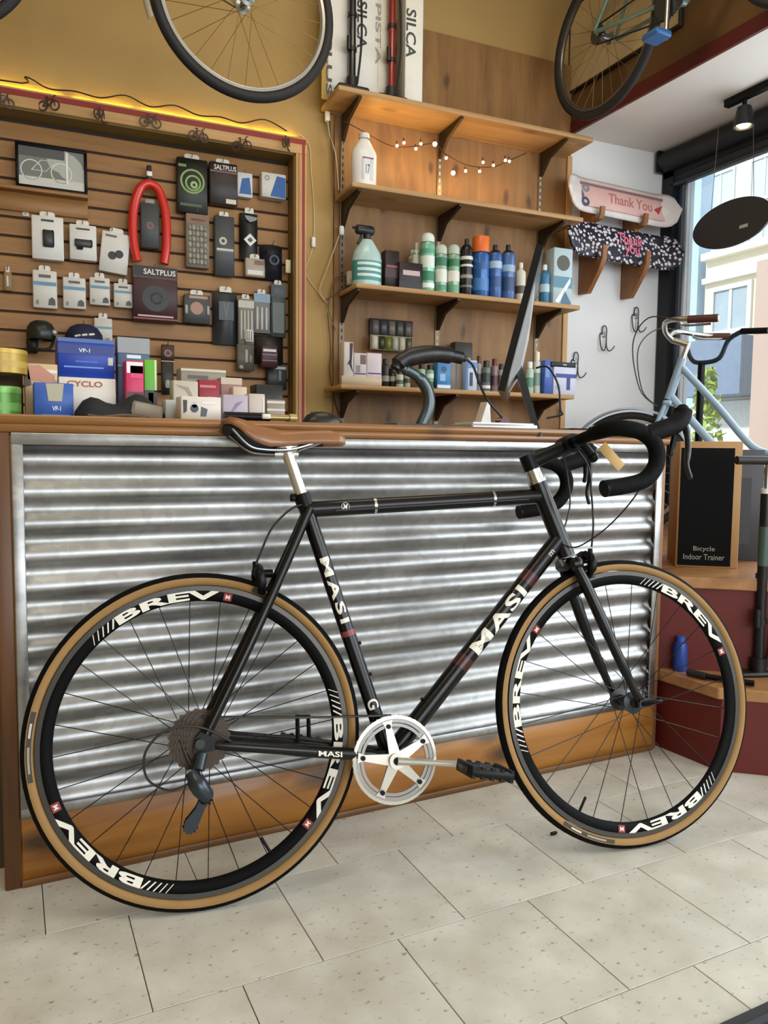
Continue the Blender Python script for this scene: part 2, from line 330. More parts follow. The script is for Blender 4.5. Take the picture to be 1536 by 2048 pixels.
# back wall: yellow plaster with a recess for the slat panel
ZC = 3.35; NB = .98; NT = 2.232; NR = -.150; NL = -2.35
wm = MB()
wm.box(-3.9, NL, 0, .25, 0, ZC).box(NR, 2.1, 0, .25, 0, 2.552).box(NR, 1.33, 0, .25, 2.552, ZC).box(NL, NR, 0, .25, NT, ZC).box(NL, NR, 0, .25, 0, NB).box(NL, NR, .10, .25, NB, NT)
wb = struct('wall_back', wm, YELLOW, None, wp(0, 0, 0), (0, 0, PHI))
# slats (each its own board) in the recess
pitch = .0742; z = 2.216
sme = MB(); L_ = NR-NL-.004
sme.add([(0,-.0,-.0355),(L_,0,-.0355),(L_,-.010,-.0335),(0,-.010,-.0335),(0,-.010,.0275),(L_,-.010,.0275),(L_,-.004,.0355),(0,-.004,.0355)],[(0,1,2,3),(3,2,5,4),(4,5,6,7),(0,3,4,7),(1,6,5,2)])
slat_me = sme.mesh('slat', False); slat_me.materials.append(SLATW)
MB().box(NL, NR, .092, .1, NB, NT).build('slat_backing', M('#2b1a0c', .8), wb)
k = 0
while z-.0355 > NB:
    link('slat', slat_me, wb, (NL+.002, .0995, z-.037)); z -= pitch; k += 1
# niche lining
MB().box(NL, NR, -.002, .1, NT-.006, NT).build('lining_board', M('#77602f', .6), wb)
MB().box(NR-.006, NR, -.002, .1, NB, NT).build('lining_board', M('#77602f', .6), wb)
# trim round the recess: timber with two red stripes
t1 = tag(MB().box(NL, NR+.052, -.016, -.010, NT, NT+.070).box(NL, NR+.052, -.010, 0, NT, NT+.060).build('trim_1', TRIMH, None, wp(0, 0, 0), (0, 0, PHI), .003), 'pale wood trim with red stripe along the top of the slatted recess', None, None, 'structure')
MB().box(NL, NR+.046, -.0175, -.0155, NT+.040, NT+.062).build('red_stripe', REDP, t1)
t2 = tag(MB().box(NR, NR+.052, -.016, 0, NB, NT).build('trim_2', TRIMW, None, wp(0, 0, 0), (0, 0, PHI), .003), 'upright pale wood trim with a red stripe at the right of the slatted recess', None, None, 'structure')
MB().box(NR+.029, NR+.041, -.0175, -.0155, NB, NT+.040).build('red_stripe', REDP, t2)
MB().box(NR+.012, NR+.016, -.0175, -.0155, NB, NT).build('red_stripe', M('#9a5a34', .5), t2)
# plywood sheet behind the shelves
struct('wall_panel', MB().box(.03, 1.30, -.018, -.0005, .0, 2.885), PLY, 'plywood sheet on the wall behind the shelves', wp(0, 0, 0), (0, 0, PHI))
struct('trim_3', MB().box(1.282, 1.312, -.026, -.0185, .0, 2.44), TRIMW, 'wood strip at the right edge of the plywood', wp(0, 0, 0), (0, 0, PHI), .002)
# white wall of the window bay (skin over the same wall)
struct('wall_bay', MB().box(1.31, 2.06, -.012, -.0005, 0, 2.552), WHITEW, None, wp(0, 0, 0), (0, 0, PHI))
# bulkhead above the bay, its red trim, bay ceiling
BX = 2.309; ZS = 2.553; WX = 2.955
bh = struct('wall_right_upper', MB().box(BX, BX+.12, -4.5, 1.75, ZS, ZC), SHADED_PLASTER)
struct('trim_4', MB().box(BX-.014, BX, -4.5, 1.497, ZS-.004, ZS+.058), M('#5a1a18', .5), 'dark red trim along the lower edge of the bulkhead', None, None, .002)
struct('ceiling_bay', MB().box(BX-.001, WX+.2, -4.5, 1.75, ZS-.006, ZS+.0), plaster('bay_white', '#d6d2cc', .03))
struct('ceiling', MB().box(-3.6, BX+.1, -4.6, 1.9, ZC, ZC+.1), CREAM)
struct('wall_left', MB().box(-3.5, -3.4, -4.6, 1.95, 0, ZC), plaster('left_wall', '#b59a63'))
# front wall behind the camera with wide shop windows
fw = MB(); fw.box(-3.4, -1.0, -4.6, -4.5, 0, ZC).box(2.6, WX, -4.6, -4.5, 0, ZC).box(-1.0, 2.6, -4.6, -4.5, 0, .55).box(-1.0, 2.6, -4.6, -4.5, 2.8, ZC)
struct('wall_front', fw, CREAM)
w2 = struct('window_2', MB().box(-1.0, -.94, -4.58, -4.52, .55, 2.8).box(2.54, 2.6, -4.58, -4.52, .55, 2.8).box(.77, .83, -4.58, -4.52, .55, 2.8).box(-.94, 2.54, -4.58, -4.52, .55, .61).box(-.94, 2.54, -4.58, -4.52, 2.74, 2.8), BLACK)
# window wall on the right
WB_, WT_ = .62, 2.47
rw = MB(); rw.box(WX, WX+.14, -4.5, -3.3, 0, ZS).box(WX, WX+.14, -3.3, 1.44, 0, WB_).box(WX, WX+.14, -3.3, 1.44, WT_, ZS).box(WX, WX+.14, 1.44, 1.9, 0, ZS)
struct('wall_right', rw, M('#d5d5d3', .6, 0, .04))
FRM = M('#15171a', .4, .3); FRM2 = M('#6f7c8a', .35, .6)
wn = MB()
for (a, b) in ((1.37, 1.445), (-.86, -.80), (-3.3, -3.23)): wn.box(WX-.05, WX+.06, a, b, WB_, WT_)
wn.box(WX-.05, WX+.06, -3.3, 1.44, WB_-.03, WB_+.04).box(WX-.05, WX+.06, -3.3, 1.44, WT_-.06, WT_)
w1 = struct('window_1', wn, FRM)
MB().box(WX+.0, WX+.05, 1.352, 1.37, WB_+.04, WT_-.06).build('sash_bar', FRM2, w1)
MB().box(WX+.0, WX+.05, 1.315, 1.330, WB_+.04, WT_-.06).build('sash_bar', M('#cdd6de', .35, .3), w1)
MB().box(WX+.02, WX+.026, -.80, 1.352, WB_+.04, WT_-.06).build('pane', glass_mat(), w1)
MB().box(WX+.02, WX+.026, -3.23, -.86, WB_+.04, WT_-.06).build('pane', glass_mat(), w1)

# stepped display platform with red risers
def step(name, poly, z0, z1, lip, label):
    # poly in xy, riser body and timber tread with a small overhang
    b = tag(MB().prism(poly, z0, z1-.035, None, 'z').build(name, REDRIS, None), label, None, None, 'structure')
    c = Vector((sum(p[0] for p in poly)/len(poly), sum(p[1] for p in poly)/len(poly)))
    q = []
    for p in poly:
        v = Vector(p)-c; q.append(tuple(c+v*(1+lip/v.length)) if p[0] < 2.5 and p[1] < 1.2 else p)
    MB().prism(q, z1-.035, z1, None, 'z').build('tread', TREAD, b, bevel=.004); return b
REDRIS = M('#5c130d', .55, 0, .18, 6); TREAD = wood('tread_wood', '#7d4f2d', '#b1814f', 0, 10., .4, .3, .1, .3)
step('platform_lower', [(1.495, .06), (1.515, -.215), (2.28, -.86), (2.94, -.86), (2.94, .06)], 0, .25, .012, 'lower red step of the display platform with wooden tread')
step('platform_upper', [(1.50, 1.46), (1.50, .03), (2.48, -.80), (2.94, -.80), (2.94, 1.43)], .0, .545, .015, 'upper red step of the display platform with wooden tread')

# ------------------------------------------------------------------ counter
CT = thing('shop_counter', 'shop counter faced with corrugated galvanised sheet and pine kickboard', 'counter', (0, 0, 0))
XL, XR = -.352, 1.478
MB().box(XL+.03, XR-.02, .024, .56, .02, .955).build('carcass', DKWOOD, CT)
MB().rbox(XL-.012, XL+.020, -.012, .55, 0, .956, .003).build('corner_post', DKWOOD, CT)
MB().rbox(XR-.018, XR+.002, -.006, .55, 0, .956, .003).build('end_post', wood('end_post_wood', '#6b4526', '#94643a', 2, 14., .5, .2), CT)
MB().rbox(XL+.020, XR-.018, -.008, .014, .006, .148, .003).build('kick_board', PINE, CT)
MB().rbox(XL+.020, XR-.018, -.014, -.0085, 0, .016, .001).build('skirting_strip', wood('strip_wood', '#5a3a1c', '#7b5229', 0, 14., .5, .1), CT)
GALV = galvanised('galvanised_sheet', .41); GALV2 = galvanised('galvanised_flashing', .42)
# corrugated sheet: trapezoid-rounded wave along z, run along x, with a little waviness
cs = MB(); z0, z1 = .165, .932; per = .0665; nz = 12*int((z1-z0)/per+1); nx = 26; vs = []; fs = []
rows = []
zz = z0
while zz <= z1+1e-6: rows.append(zz); zz += per/14
for zz in rows:
    for i in range(nx+1):
        x = XL+.03+(XR-.03-(XL+.03))*i/nx
        ph = 2*PI*(zz-.883)/per+.25*math.sin(x*2.1+.5)*.25
        w = math.sin(ph); w = math.copysign(abs(w)**.8, w)
        vs.append((x, .007-.0078*w+.0010*math.sin(x*7+zz*11)+.0008*math.sin(x*17.0+zz*5), zz))
for j in range(len(rows)-1):
    for i in range(nx): fs.append((j*(nx+1)+i, j*(nx+1)+i+1, (j+1)*(nx+1)+i+1, (j+1)*(nx+1)+i))
cs.add(vs, fs); cs.build('corrugated_sheet', GALV, CT, angle=80)
def flash(x0, x1, z0, z1): MB().rbox(x0, x1, -.013, -.008, z0, z1, .0012).build('flashing_strip', GALV2, CT)
flash(XL+.021, XR-.019, .931, .955); flash(XL+.021, XR-.019, .149, .170); flash(XL+.021, XL+.043, .170, .931); flash(XR-.043, XR-.019, .170, .931)
wt = MB().rbox(XL-.03, XR+.02, -.016, .60, .974, .992, .004).rbox(XL-.024, XR+.016, -.0135, .60, .9563, .9739, .003)
tag(wt.build('counter_top', OAKTOP, None), 'long brown wooden counter top above the corrugated sheet', 'worktop')
CTZ = .992
# ================================================================== BICYCLES
FRAMEB = M('#060607', .26, 0, .1, 20, 0, 0, 0, .35); DECAL = M('#e0dcd0', .5); DECALR = M('#8c1f22', .45); TAN = M('#93703f', .7, 0, .12, 25); ALU = M('#c9c7c0', .25, 1.0, .05); ALUW = M('#d2cfc6', .3, .85, .05)
def wheel(name, parent, loc, R=.339, tw=.028, rd=.032, nsp=24, rim_mat=None, wall_mat=None, tread_mat=None, track_mat=None, hub_mat=None, spoke_mat=None, decals=None, sp_phase=0., valve=None):
    r = tw/2; Rc = R-r; Ri = R-tw+.001; hw = .0105
    rim_mat = rim_mat or M('#040405', .55, 0, .1, 20, 0, 0, 0, .1); wall_mat = wall_mat or TAN; tread_mat = tread_mat or RUBBER
    prof = [(Ri, -hw), (Ri-.011, -hw+.0004), (Ri-.012, -hw), (Ri-rd+.004, -.0075), (Ri-rd, -.003), (Ri-rd, .003), (Ri-rd+.004, .0075), (Ri-.012, hw), (Ri-.011, hw-.0004), (Ri, hw), (Ri-.006, 0)]
    w = MB().lathe(prof, 96, 'y', closed=True).build(name, rim_mat, parent, loc)
    for sgn in (-1, 1):
        MB().lathe([(Ri-.0005, sgn*(hw+.0003)), (Ri-.0105, sgn*(hw+.0005))], 96, 'y').build('brake_track', track_mat or M('#4c4a47', .4, .6), w)
    a1 = math.radians(76); n = 9
    MB().lathe([(Rc+r*math.cos(-a1+2*a1*i/n), r*math.sin(-a1+2*a1*i/n)) for i in range(n+1)], 96, 'y').build('tyre_tread', tread_mat, w)
    a2 = math.radians(150)
    for sgn in (-1, 1):
        MB().lathe([(Rc+r*math.cos(a1+(a2-a1)*i/6), sgn*r*math.sin(a1+(a2-a1)*i/6)*1.0) for i in range(7)], 96, 'y').build('tyre_sidewall', wall_mat, w)
    MB().lathe([(.006, -.05), (.009, -.046), (.012, -.034), (.026, -.031), (.026, -.028), (.013, -.025), (.013, .025), (.026, .028), (.026, .031), (.012, .034), (.009, .046), (.006, .05)], 24, 'y').build('hub', hub_mat or DKMETAL, w)
    smes = []
    for sy in (-1, 1):
        for lean in (-1, 1):
            a = lean*.9; me = MB().tube([(.025*math.cos(a), sy*.029, .025*math.sin(a)), (Ri-rd+.002, 0, 0)], .00105, 5, caps=False).mesh('spoke'); me.materials.append(spoke_mat or M('#1b1b1c', .35, .5)); smes.append(me)
    for i in range(nsp):
        link('spoke', smes[i % 4], w, (0, 0, 0), (0, -2*PI*i/nsp-sp_phase, 0))
    if valve is not None:
        MB().tube([((Ri-rd)*math.cos(valve), 0, (Ri-rd)*math.sin(valve)), ((Ri-rd-.035)*math.cos(valve), 0, (Ri-rd-.035)*math.sin(valve))], .0032, 8).build('valve_stem', BLACK, w)
    if decals:
        r0 = Ri-rd*.62
        for a0 in decals:
            a0 = math.radians(a0)
            for side in (-1, 1):
                yy = side*(.0093)
                def fm(x, y, a0=a0, side=side, yy=yy):
                    a = a0-side*-1*0 - (x)/r0*1.0
                    rr = r0+y
                    yv = side*(.0077+.0029*max(0, min(1, (rr-(Ri-rd+.004))/(rd-.016)))+.0004)
                    return (rr*math.cos(a) if side < 0 else -rr*math.cos(a), yv, rr*math.sin(a))
                L_ = r0*math.radians(42); off = r0*math.radians(32)
                text_obj('rim_lettering', 'BREV', L_, .0195, lambda x, y: fm(x+off, y), DECAL, w, bold=.035)
                sm = MB()
                for q in range(5):
                    xx = r0*math.radians(9-q*2.3); t = .0024-.00032*q
                    P = [fm(xx-.006+t*0, -.0085), fm(xx-.006+t*1.6, -.0085), fm(xx+.006+t*1.6, .0085), fm(xx+.006, .0085)]; sm.add(P, [(0, 1, 2, 3)])
                sm.build('rim_stripes', DECAL, w)
                xx = r0*math.radians(56.5)
                MB().add([fm(xx-.0085, -.008), fm(xx+.0085, -.008), fm(xx+.0085, .008), fm(xx-.0085, .008)], [(0, 1, 2, 3)]).build('rim_badge', DECALR, w)
                text_obj('rim_badge_mark', 'M', .009, .009, lambda x, y: tuple(Vector(fm(xx+x, y))+Vector((0, side*.0003, 0))), DECAL, w, bold=.02)
    return w
def tube_wrap(A, B, r, t0, flip=1, side=-1):
    """mapping of flat lettering onto a tube running A->B (x,z in the bike plane), seen from -y"""
    A = Vector((A[0], 0, A[1])); B = Vector((B[0], 0, B[1])); d = (B-A).normalized(); up = Vector((-d.z, 0, d.x)); L_ = (B-A).length
    def f(x, y):
        a = y/r; return A+d*(t0*L_+x)+up*(math.sin(a)*(r+.0004))+Vector((0, side*math.cos(a)*(r+.0004), 0))
    return f
BK = bpy.data.objects.new('road_bicycle', None); COL.objects.link(BK)
bf = Vector((.981471, -.19161, 0)); bl = Vector((.187894, .962434, -.196001)); bu = Vector((.037556, .192369, .980604))
bm_ = Matrix((bf, bl, bu)).transposed().to_4x4(); bm_.translation = Vector((-.01108, -.25203, 0)); BK.matrix_world = bm_
tag(BK, 'black steel road bicycle with tan sidewall tyres and brown saddle leaning on the counter', 'bicycle')
bb = (.404, .266); stt = (.229, .841); htt = (.804, .870); htb = (.868, .692); rax = (0, .339); fax = (1.001, .339)
def p3(p, y=0): return (p[0], y, p[1])
fr = MB()
fr.tube([p3(bb), p3(stt)], .0166, 16)
fr.tube([(.238, 0, .810), (.817, 0, .838)], .0182, 16)
fr.tube([p3((.415, .275)), p3((.849, .731))], .0208, 16)
fr.tube([p3(htt), p3(htb)], .0215, 18)
fr.tube([(bb[0], -.036, bb[1]), (bb[0], .036, bb[1])], .021, 18)
frame = fr.build('frame', FRAMEB, BK)
for sgn in (-1, 1):
    MB().tube(spline([(bb[0]-.012, sgn*.022, bb[1]+.004), (.30, sgn*.042, .287), (.16, sgn*.062, .312), (.03, sgn*.067, .333)], 4), [.0125]*4+[.0125]*4+[.0105]*4+[.008], 12).build('chain_stay', FRAMEB, BK)
    MB().tube(spline([(.243, sgn*.014, .812), (.19, sgn*.026, .700), (.10, sgn*.052, .520), (.012, sgn*.067, .355)], 4), .0105, 10).build('seat_stay', FRAMEB, BK)
    MB().prism([(-.014, .322), (.0, .318), (.03, .323), (.04, .337), (.02, .352), (.004, .362), (-.008, .35)], sgn*.0655-.003, sgn*.0655+.003).build('dropout', FRAMEB, BK)
    MB().tube(spline([(.875, sgn*.030, .665), (.898, sgn*.040, .605), (.941, sgn*.049, .490), (.978, sgn*.053, .400), (1.003, sgn*.053, .345)], 4), [.0138]*8+[.012]*4+[.0095]*4+[.0085], 12).build('fork_blade', FRAMEB, BK)
    MB().prism([(.992, .330), (1.012, .330), (1.014, .348), (1.003, .36), (.992, .348)], sgn*.053-.003, sgn*.053+.003).build('fork_end', BLACK, BK)
MB().rbox(-.045, .045, -.018, .018, -.014, .017, .008, Matrix.Translation((.874, 0, .669)) @ Matrix.Rotation(PI/2, 4, 'Z') @ Matrix.Rotation(math.radians(0), 4, 'X')).build('fork_crown', FRAMEB, BK)
MB().tube([(.871, 0, .687), (.8755, 0, .674)], .0215, 18).build('headset_cup', ALU, BK)
hd = (Vector(p3(htt))-Vector(p3(htb))).normalized()
a = Vector(p3(htt)); MB().tube([a, a+hd*.008], .0225, 18).tube([a+hd*.008, a+hd*.022], .0185, 18).tube([a+hd*.0225, a+hd*.034], .0180, 18).build('headset_spacer', ALU, BK)
# stem + bar + tape
sb = a+hd*.052
MB().tube([a+hd*.034, a+hd*.072], .0195, 16).tube([sb, (.894, 0, .964)], [.0180, .0165], 14).tube([(.894, -.027, .964), (.894, .027, .964)], .0235, 16).build('stem', BLACK, BK)
BARH = .968
def barpath(s): return spline([(.905, 0, BARH), (.905, s*.08, BARH+.002), (.907, s*.150, BARH+.002), (.918, s*.184, BARH+.001), (.945, s*.199, BARH-.004), (.975, s*.203, BARH-.012), (1.000, s*.205, .936), (1.008, s*.206, .908), (.998, s*.208, .876), (.968, s*.210, .848), (.920, s*.212, .835), (.868, s*.214, .828)], 4)
for s in (-1, 1):
    P = barpath(s); MB().tube(P, [.0135]*6+[.0160, .0175]+[.0185]*(len(P)-8), 14).build('handlebar_tape', M('#070708', .75, 0, .2, 60, .2, 0, 0, .12), BK)
    e = Vector((.868, s*.214, .828)); MB().tube([e, e+Vector((-.006, 0, -.001))], .0187, 14).build('bar_end_plug', BLACK, BK)
    # brake hood and lever
    HP = spline([(.985, s*.205, .950), (1.020, s*.206, .961), (1.055, s*.206, .972), (1.078, s*.206, .990), (1.086, s*.206, 1.012)], 4)
    MB().tube(HP, [.019, .0195, .020, .0205]+[.021]*4+[.022]*4+[.021]*4+[.013], 14).ball((1.084, s*.206, 1.008), .0150).build('brake_hood', M('#08080a', .7, 0, .12, 14, 0, 0, 0, .15), BK)
    MB().tube(spline([(1.078, s*.208, .992), (1.086, s*.211, .955), (1.083, s*.214, .915), (1.074, s*.217, .880), (1.080, s*.219, .848)], 5), [.0095]*6+[.008]*8+[.0062]*6+[.004], 10, flat=.75).build('brake_lever', DKMETAL, BK)
    MB().tube(spline([(1.066, s*.200, .962), (1.060, s*.192, .930), (1.052, s*.190, .905)], 4), [.007]*5+[.006]*3+[.004], 8).build('shift_paddle', BLACK, BK)
# tape clamp area
MB().tube([(.905, -.06, .9685), (.905, .06, .9685)], .0140, 14).build('handlebar', BLACK, BK)
# seat post, collar, saddle
sd = (Vector(p3(stt))-Vector(p3(bb))).normalized(); st = Vector(p3(stt))
MB().tube([st-sd*.02, st+sd*.102], .0136, 18).build('seat_post', ALUW, BK)
MB().tube([st-sd*.024, st+sd*.004], .0185, 16).rbox(-.026, -.012, -.008, .008, -.012, .004, .002, Matrix.Translation(st)).build('seat_collar', BLACK, BK)
pt = st+sd*.102
MB().tube([pt+Vector((-.028, 0, -.004)), pt+Vector((.024, 0, -.004))], .0085, 10).rbox(-.024, .022, -.022, .022, .002, .016, .004, Matrix.Translation(pt)).tube([pt+Vector((.0, -.026, .010)), pt+Vector((0, .026, .010))], .0075, 10).build('saddle_clamp', ALUW, BK)
LEA = M('#80532f', .42, 0, .14, 18, .05, .2)
def saddle(parent, s0, s1, top, mat, rail_mat, dark):
    secs = []; n = 16; m = 15
    W_ = [(.0, .045), (.05, .064), (.14, .073), (.26, .070), (.38, .050), (.5, .034), (.65, .025), (.82, .022), (.94, .0190), (1.0, .011)]
    Z_ = [(.0, -.002), (.06, .004), (.15, .0), (.3, -.014), (.5, -.020), (.7, -.018), (.88, -.017), (.97, -.022), (1.0, -.031)]
    D_ = [(.0, .014), (.08, .026), (.2, .046), (.35, .050), (.5, .040), (.7, .034), (.9, .034), (1.0, .020)]
    def ip(T, t):
        for (a, va), (b, vb) in zip(T, T[1:]):
            if t <= b: return va+(vb-va)*(.5-.5*math.cos(PI*(t-a)/(b-a)))
        return T[-1][1]
    vs = []; fs = []
    for i in range(n+1):
        t = i/n; s = s0+(s1-s0)*t; w = ip(W_, t); zt = top+ip(Z_, t); dr = ip(D_, t)
        for j in range(m):
            q = -1+2*j/(m-1); a = q*PI/2; x = math.sin(a)
            y = w*x; zz = zt-dr*(1-math.cos(a))**1.25; vs.append((s, y, zz))
    for i in range(n):
        for j in range(m-1): fs.append((i*m+j, i*m+j+1, (i+1)*m+j+1, (i+1)*m+j))
    o = MB().add(vs, fs).build('saddle', mat, parent, angle=75); md = o.modifiers.new('leather_thickness', 'SOLIDIFY'); md.thickness = .005; md.offset = -1
    base = MB()
    vs = []; fs = []
    for i in range(n-2):
        t = (i+.3)/n; s = s0+(s1-s0)*t; w = ip(W_, t)*.80; zt = top+ip(Z_, t)-ip(D_, t)*.80-.004
        for q in (-1, -.5, 0, .5, 1): vs.append((s, w*q, zt+.012*(1-q*q)))
    for i in range(n-3):
        for j in range(4): fs.append((i*5+j, i*5+j+1, (i+1)*5+j+1, (i+1)*5+j))
    o2 = base.add(vs, fs).build('saddle_shell', dark, o, angle=75); md = o2.modifiers.new('shell_thickness', 'SOLIDIFY'); md.thickness = .004
    for sg in (-1, 1):
        MB().tube(spline([(s0+.022, sg*.036, top-.024), (s0+.055, sg*.024, top-.056), (s0+.085, sg*.022, top-.066), (s0+.145, sg*.022, top-.066), (s0+.20, sg*.014, top-.050), (s1-.03, sg*.006, top-.036)], 4), .0036, 8).build('saddle_rail', rail_mat, o)
    return o
saddle(BK, .056, .330, 1.007, LEA, STEEL, M('#111111', .6))
# wheels
rwheel = wheel('rear_wheel', BK, p3(rax), decals=(134, 258, 15), nsp=28, sp_phase=.05, valve=math.radians(-60))
fwheel = wheel('front_wheel', BK, p3(fax), decals=(77, -42, 198), nsp=24, sp_phase=.12, valve=math.radians(-121))
# tyre hot-patch labels
for w, a0, a1 in ((rwheel, 166, 190), (fwheel, 233, 258)):
    MB().lathe([(.3168, -.0137), (.3262, -.0142)], 14, 'y', arc=(math.radians(a0), math.radians(a1))).build('tyre_label', M('#3b3733', .6), w)
    MB().lathe([(.3195, -.01415), (.3235, -.01445)], 8, 'y', arc=(math.radians(a0+4), math.radians(a0+9))).build('tyre_label_mark', M('#c9c4b4', .6), w)
    MB().lathe([(.3195, -.01415), (.3235, -.01445)], 8, 'y', arc=(math.radians(a0+12), math.radians(a0+21))).build('tyre_label_mark', M('#9a9484', .6), w)
for (pp, hw) in ((rax, .075), (fax, .063)):
    MB().tube([(pp[0], -hw, pp[1]), (pp[0], hw, pp[1])], .005, 10).tube([(pp[0], -hw-.006, pp[1]), (pp[0], -hw+.006, pp[1])], .0095, 12).build('axle_skewer', DKMETAL, BK)
MB().tube(spline([(fax[0], -.069, fax[1]), (fax[0]+.02, -.078, fax[1]+.004), (fax[0]+.045, -.078, fax[1]+.006)], 4), [.006]*4+[.005]*4+[.004], 8).build('skewer_lever', BLACK, BK)
# cassette
def gear(r, y0, y1, teeth, mat, parent, name, inner=.012, cx=0, cz=0, depth=.0035):
    n = teeth*4; pr = []
    for i in range(n):
        q = i % 4; rr = r if q in (1, 2) else r-depth; a = 2*PI*i/n; pr.append((cx+rr*math.cos(a), cz+rr*math.sin(a)))
    return MB().prism(pr, y0, y1).build(name, mat, parent)
for i, r_ in enumerate((.027, .032, .038, .044, .050, .056, .063)):
    gear(r_, -.050+i*.0037, -.0483+i*.0037, 12+i*2, M('#4a4038', .45, .8), BK, 'sprocket', cx=rax[0], cz=rax[1])
# crankset
CRY = -.046; cx, cz = bb
cr = MB()
T = 46; n = T*4; outer = []; 
for i in range(n):
    q = i % 4; rr = .0935 if q in (1, 2) else .0905; a_ = 2*PI*i/n; outer.append((cx+rr*math.cos(a_), cz+rr*math.sin(a_)))
inner = [(cx+.0775*math.cos(2*PI*i/n), cz+.0775*math.sin(2*PI*i/n)) for i in range(n)]
vs = [(p[0], CRY+.002, p[1]) for p in outer]+[(p[0], CRY+.002, p[1]) for p in inner]+[(p[0], CRY-.002, p[1]) for p in outer]+[(p[0], CRY-.002, p[1]) for p in inner]
fs = []
for i in range(n):
    j = (i+1) % n; fs += [(i, j, n+j, n+i), (2*n+i, 3*n+i, 3*n+j, 2*n+j), (i, 2*n+i, 2*n+j, j), (n+i, n+j, 3*n+j, 3*n+i)]
ring = MB().add(vs, fs).build('chainring', M('#8f8d88', .38, .9), BK)
MB().lathe([(.0925, -.0035), (.0860, -.0045), (.0860, -.0025), (.0925, -.002)], 60, 'y', closed=True, mat=Matrix.Translation((cx, CRY, cz))).build('guard_ring', ALUW, ring)
MB().lathe([(.0755, -.002), (.0690, -.002), (.0690, .002), (.0755, .002)], 60, 'y', closed=True, mat=Matrix.Translation((cx, CRY, cz))).build('inner_ring', M('#8e8d89', .35, .9), ring)
sp = MB(); bolts = MB()
for i in range(5):
    a_ = math.radians(100+72*i); d = Vector((math.cos(a_), 0, math.sin(a_))); pe = Vector((-d.z, 0, d.x)); c0 = Vector((cx, 0, cz))
    sp.add([c0+d*.012+pe*.012+Vector((0, CRY-.010, 0)), c0+d*.012-pe*.012+Vector((0, CRY-.010, 0)), c0+d*.070-pe*.0065+Vector((0, CRY-.0045, 0)), c0+d*.082-pe*.011+Vector((0, CRY-.0045, 0)), c0+d*.082+pe*.011+Vector((0, CRY-.0045, 0)), c0+d*.070+pe*.0065+Vector((0, CRY-.0045, 0)),
            c0+d*.012+pe*.012+Vector((0, CRY, 0)), c0+d*.012-pe*.012+Vector((0, CRY, 0)), c0+d*.070-pe*.0065+Vector((0, CRY, 0)), c0+d*.082-pe*.011+Vector((0, CRY, 0)), c0+d*.082+pe*.011+Vector((0, CRY, 0)), c0+d*.070+pe*.0065+Vector((0, CRY, 0))],
           [(0, 5, 4, 3, 2, 1), (6, 7, 8, 9, 10, 11)]+[(i2, (i2+1) % 6, 6+(i2+1) % 6, 6+i2) for i2 in range(6)])
    q = c0+d*.0715
    MB().tube([(q.x, CRY-.009, q.z), (q.x, CRY+.003, q.z)], .0052, 10).build('chainring_bolt', BLACK, ring)
sp.tube([(cx, CRY-.020, cz), (cx, CRY+.006, cz)], .0165, 20); sp.build('crank_spider', ALUW, BK)
MB().tube([(cx, CRY-.0215, cz), (cx, CRY-.0195, cz)], .0085, 14).build('crank_bolt', BLACK, BK)
def crank(e, y0, y1):
    A = Vector((cx, y0, cz)); B = Vector((e[0], y1, e[1])); d = (B-A).normalized()
    MB().tube([A, A+d*.03, A+d*.09, B], [.0150, .0125, .0105, .0115], 12, flat=.62).build('crank_arm', ALUW, BK)
pe1 = (.574, .243); pe2 = (2*cx-pe1[0], 2*cz-pe1[1])
crank(pe1, CRY-.014, CRY-.022); crank(pe2, .046, .060)
def pedal(e, y0, sg):
    c = Vector((e[0], y0+sg*.055, e[1]))
    rot = Matrix.Translation(c) @ Matrix.Rotation(math.radians(12), 4, 'Y')
    b = MB(); b.rbox(-.048, -.036, -.042, .042, -.012, .012, .003, rot).rbox(.036, .048, -.042, .042, -.012, .012, .003, rot).rbox(-.048, .048, -.044, -.034, -.009, .009, .003, rot).rbox(-.048, .048, .034, .044, -.009, .009, .003, rot).rbox(-.04, .04, -.012, .012, -.008, .008, .003, rot)
    for q in range(5):
        for zz in (-1, 1):
            b.box(-.046+q*.021, -.038+q*.021, -.044, -.036, zz*.009-.003, zz*.009+.003, rot); b.box(-.046+q*.021, -.038+q*.021, .036, .044, zz*.009-.003, zz*.009+.003, rot)
    o = b.build('pedal', M('#0b0c0e', .5, 0, .1, 14, 0, 0, 0, .25), BK)
    MB().tube([(e[0], y0, e[1]), (e[0], y0+sg*.09, e[1])], .007, 10).build('pedal_axle', STEEL, o)
    for zz in (-.048, .048): MB().rbox(zz-.003, zz+.003, -.022, .022, -.006, .006, .001, rot).build('pedal_reflector', M('#2a2018', .4), o)
pedal(pe1, CRY-.030, -1); pedal(pe2, .066, 1)
# chain
CHM = M('#3b3833', .4, .8); CHY = -.040
MB().tube([(cx-.004, CRY, cz+.0925), (.24, -.043, .3665), (rax[0]+.006, CHY, rax[1]+.0465)], .0042, 6, flat=.6).build('chain', CHM, BK)
MB().tube(spline([(.017, CHY-.003, .238), (-.02, CHY-.003, .30), (-.036, CHY, .345)], 4), .004, 6).build('chain', CHM, BK)
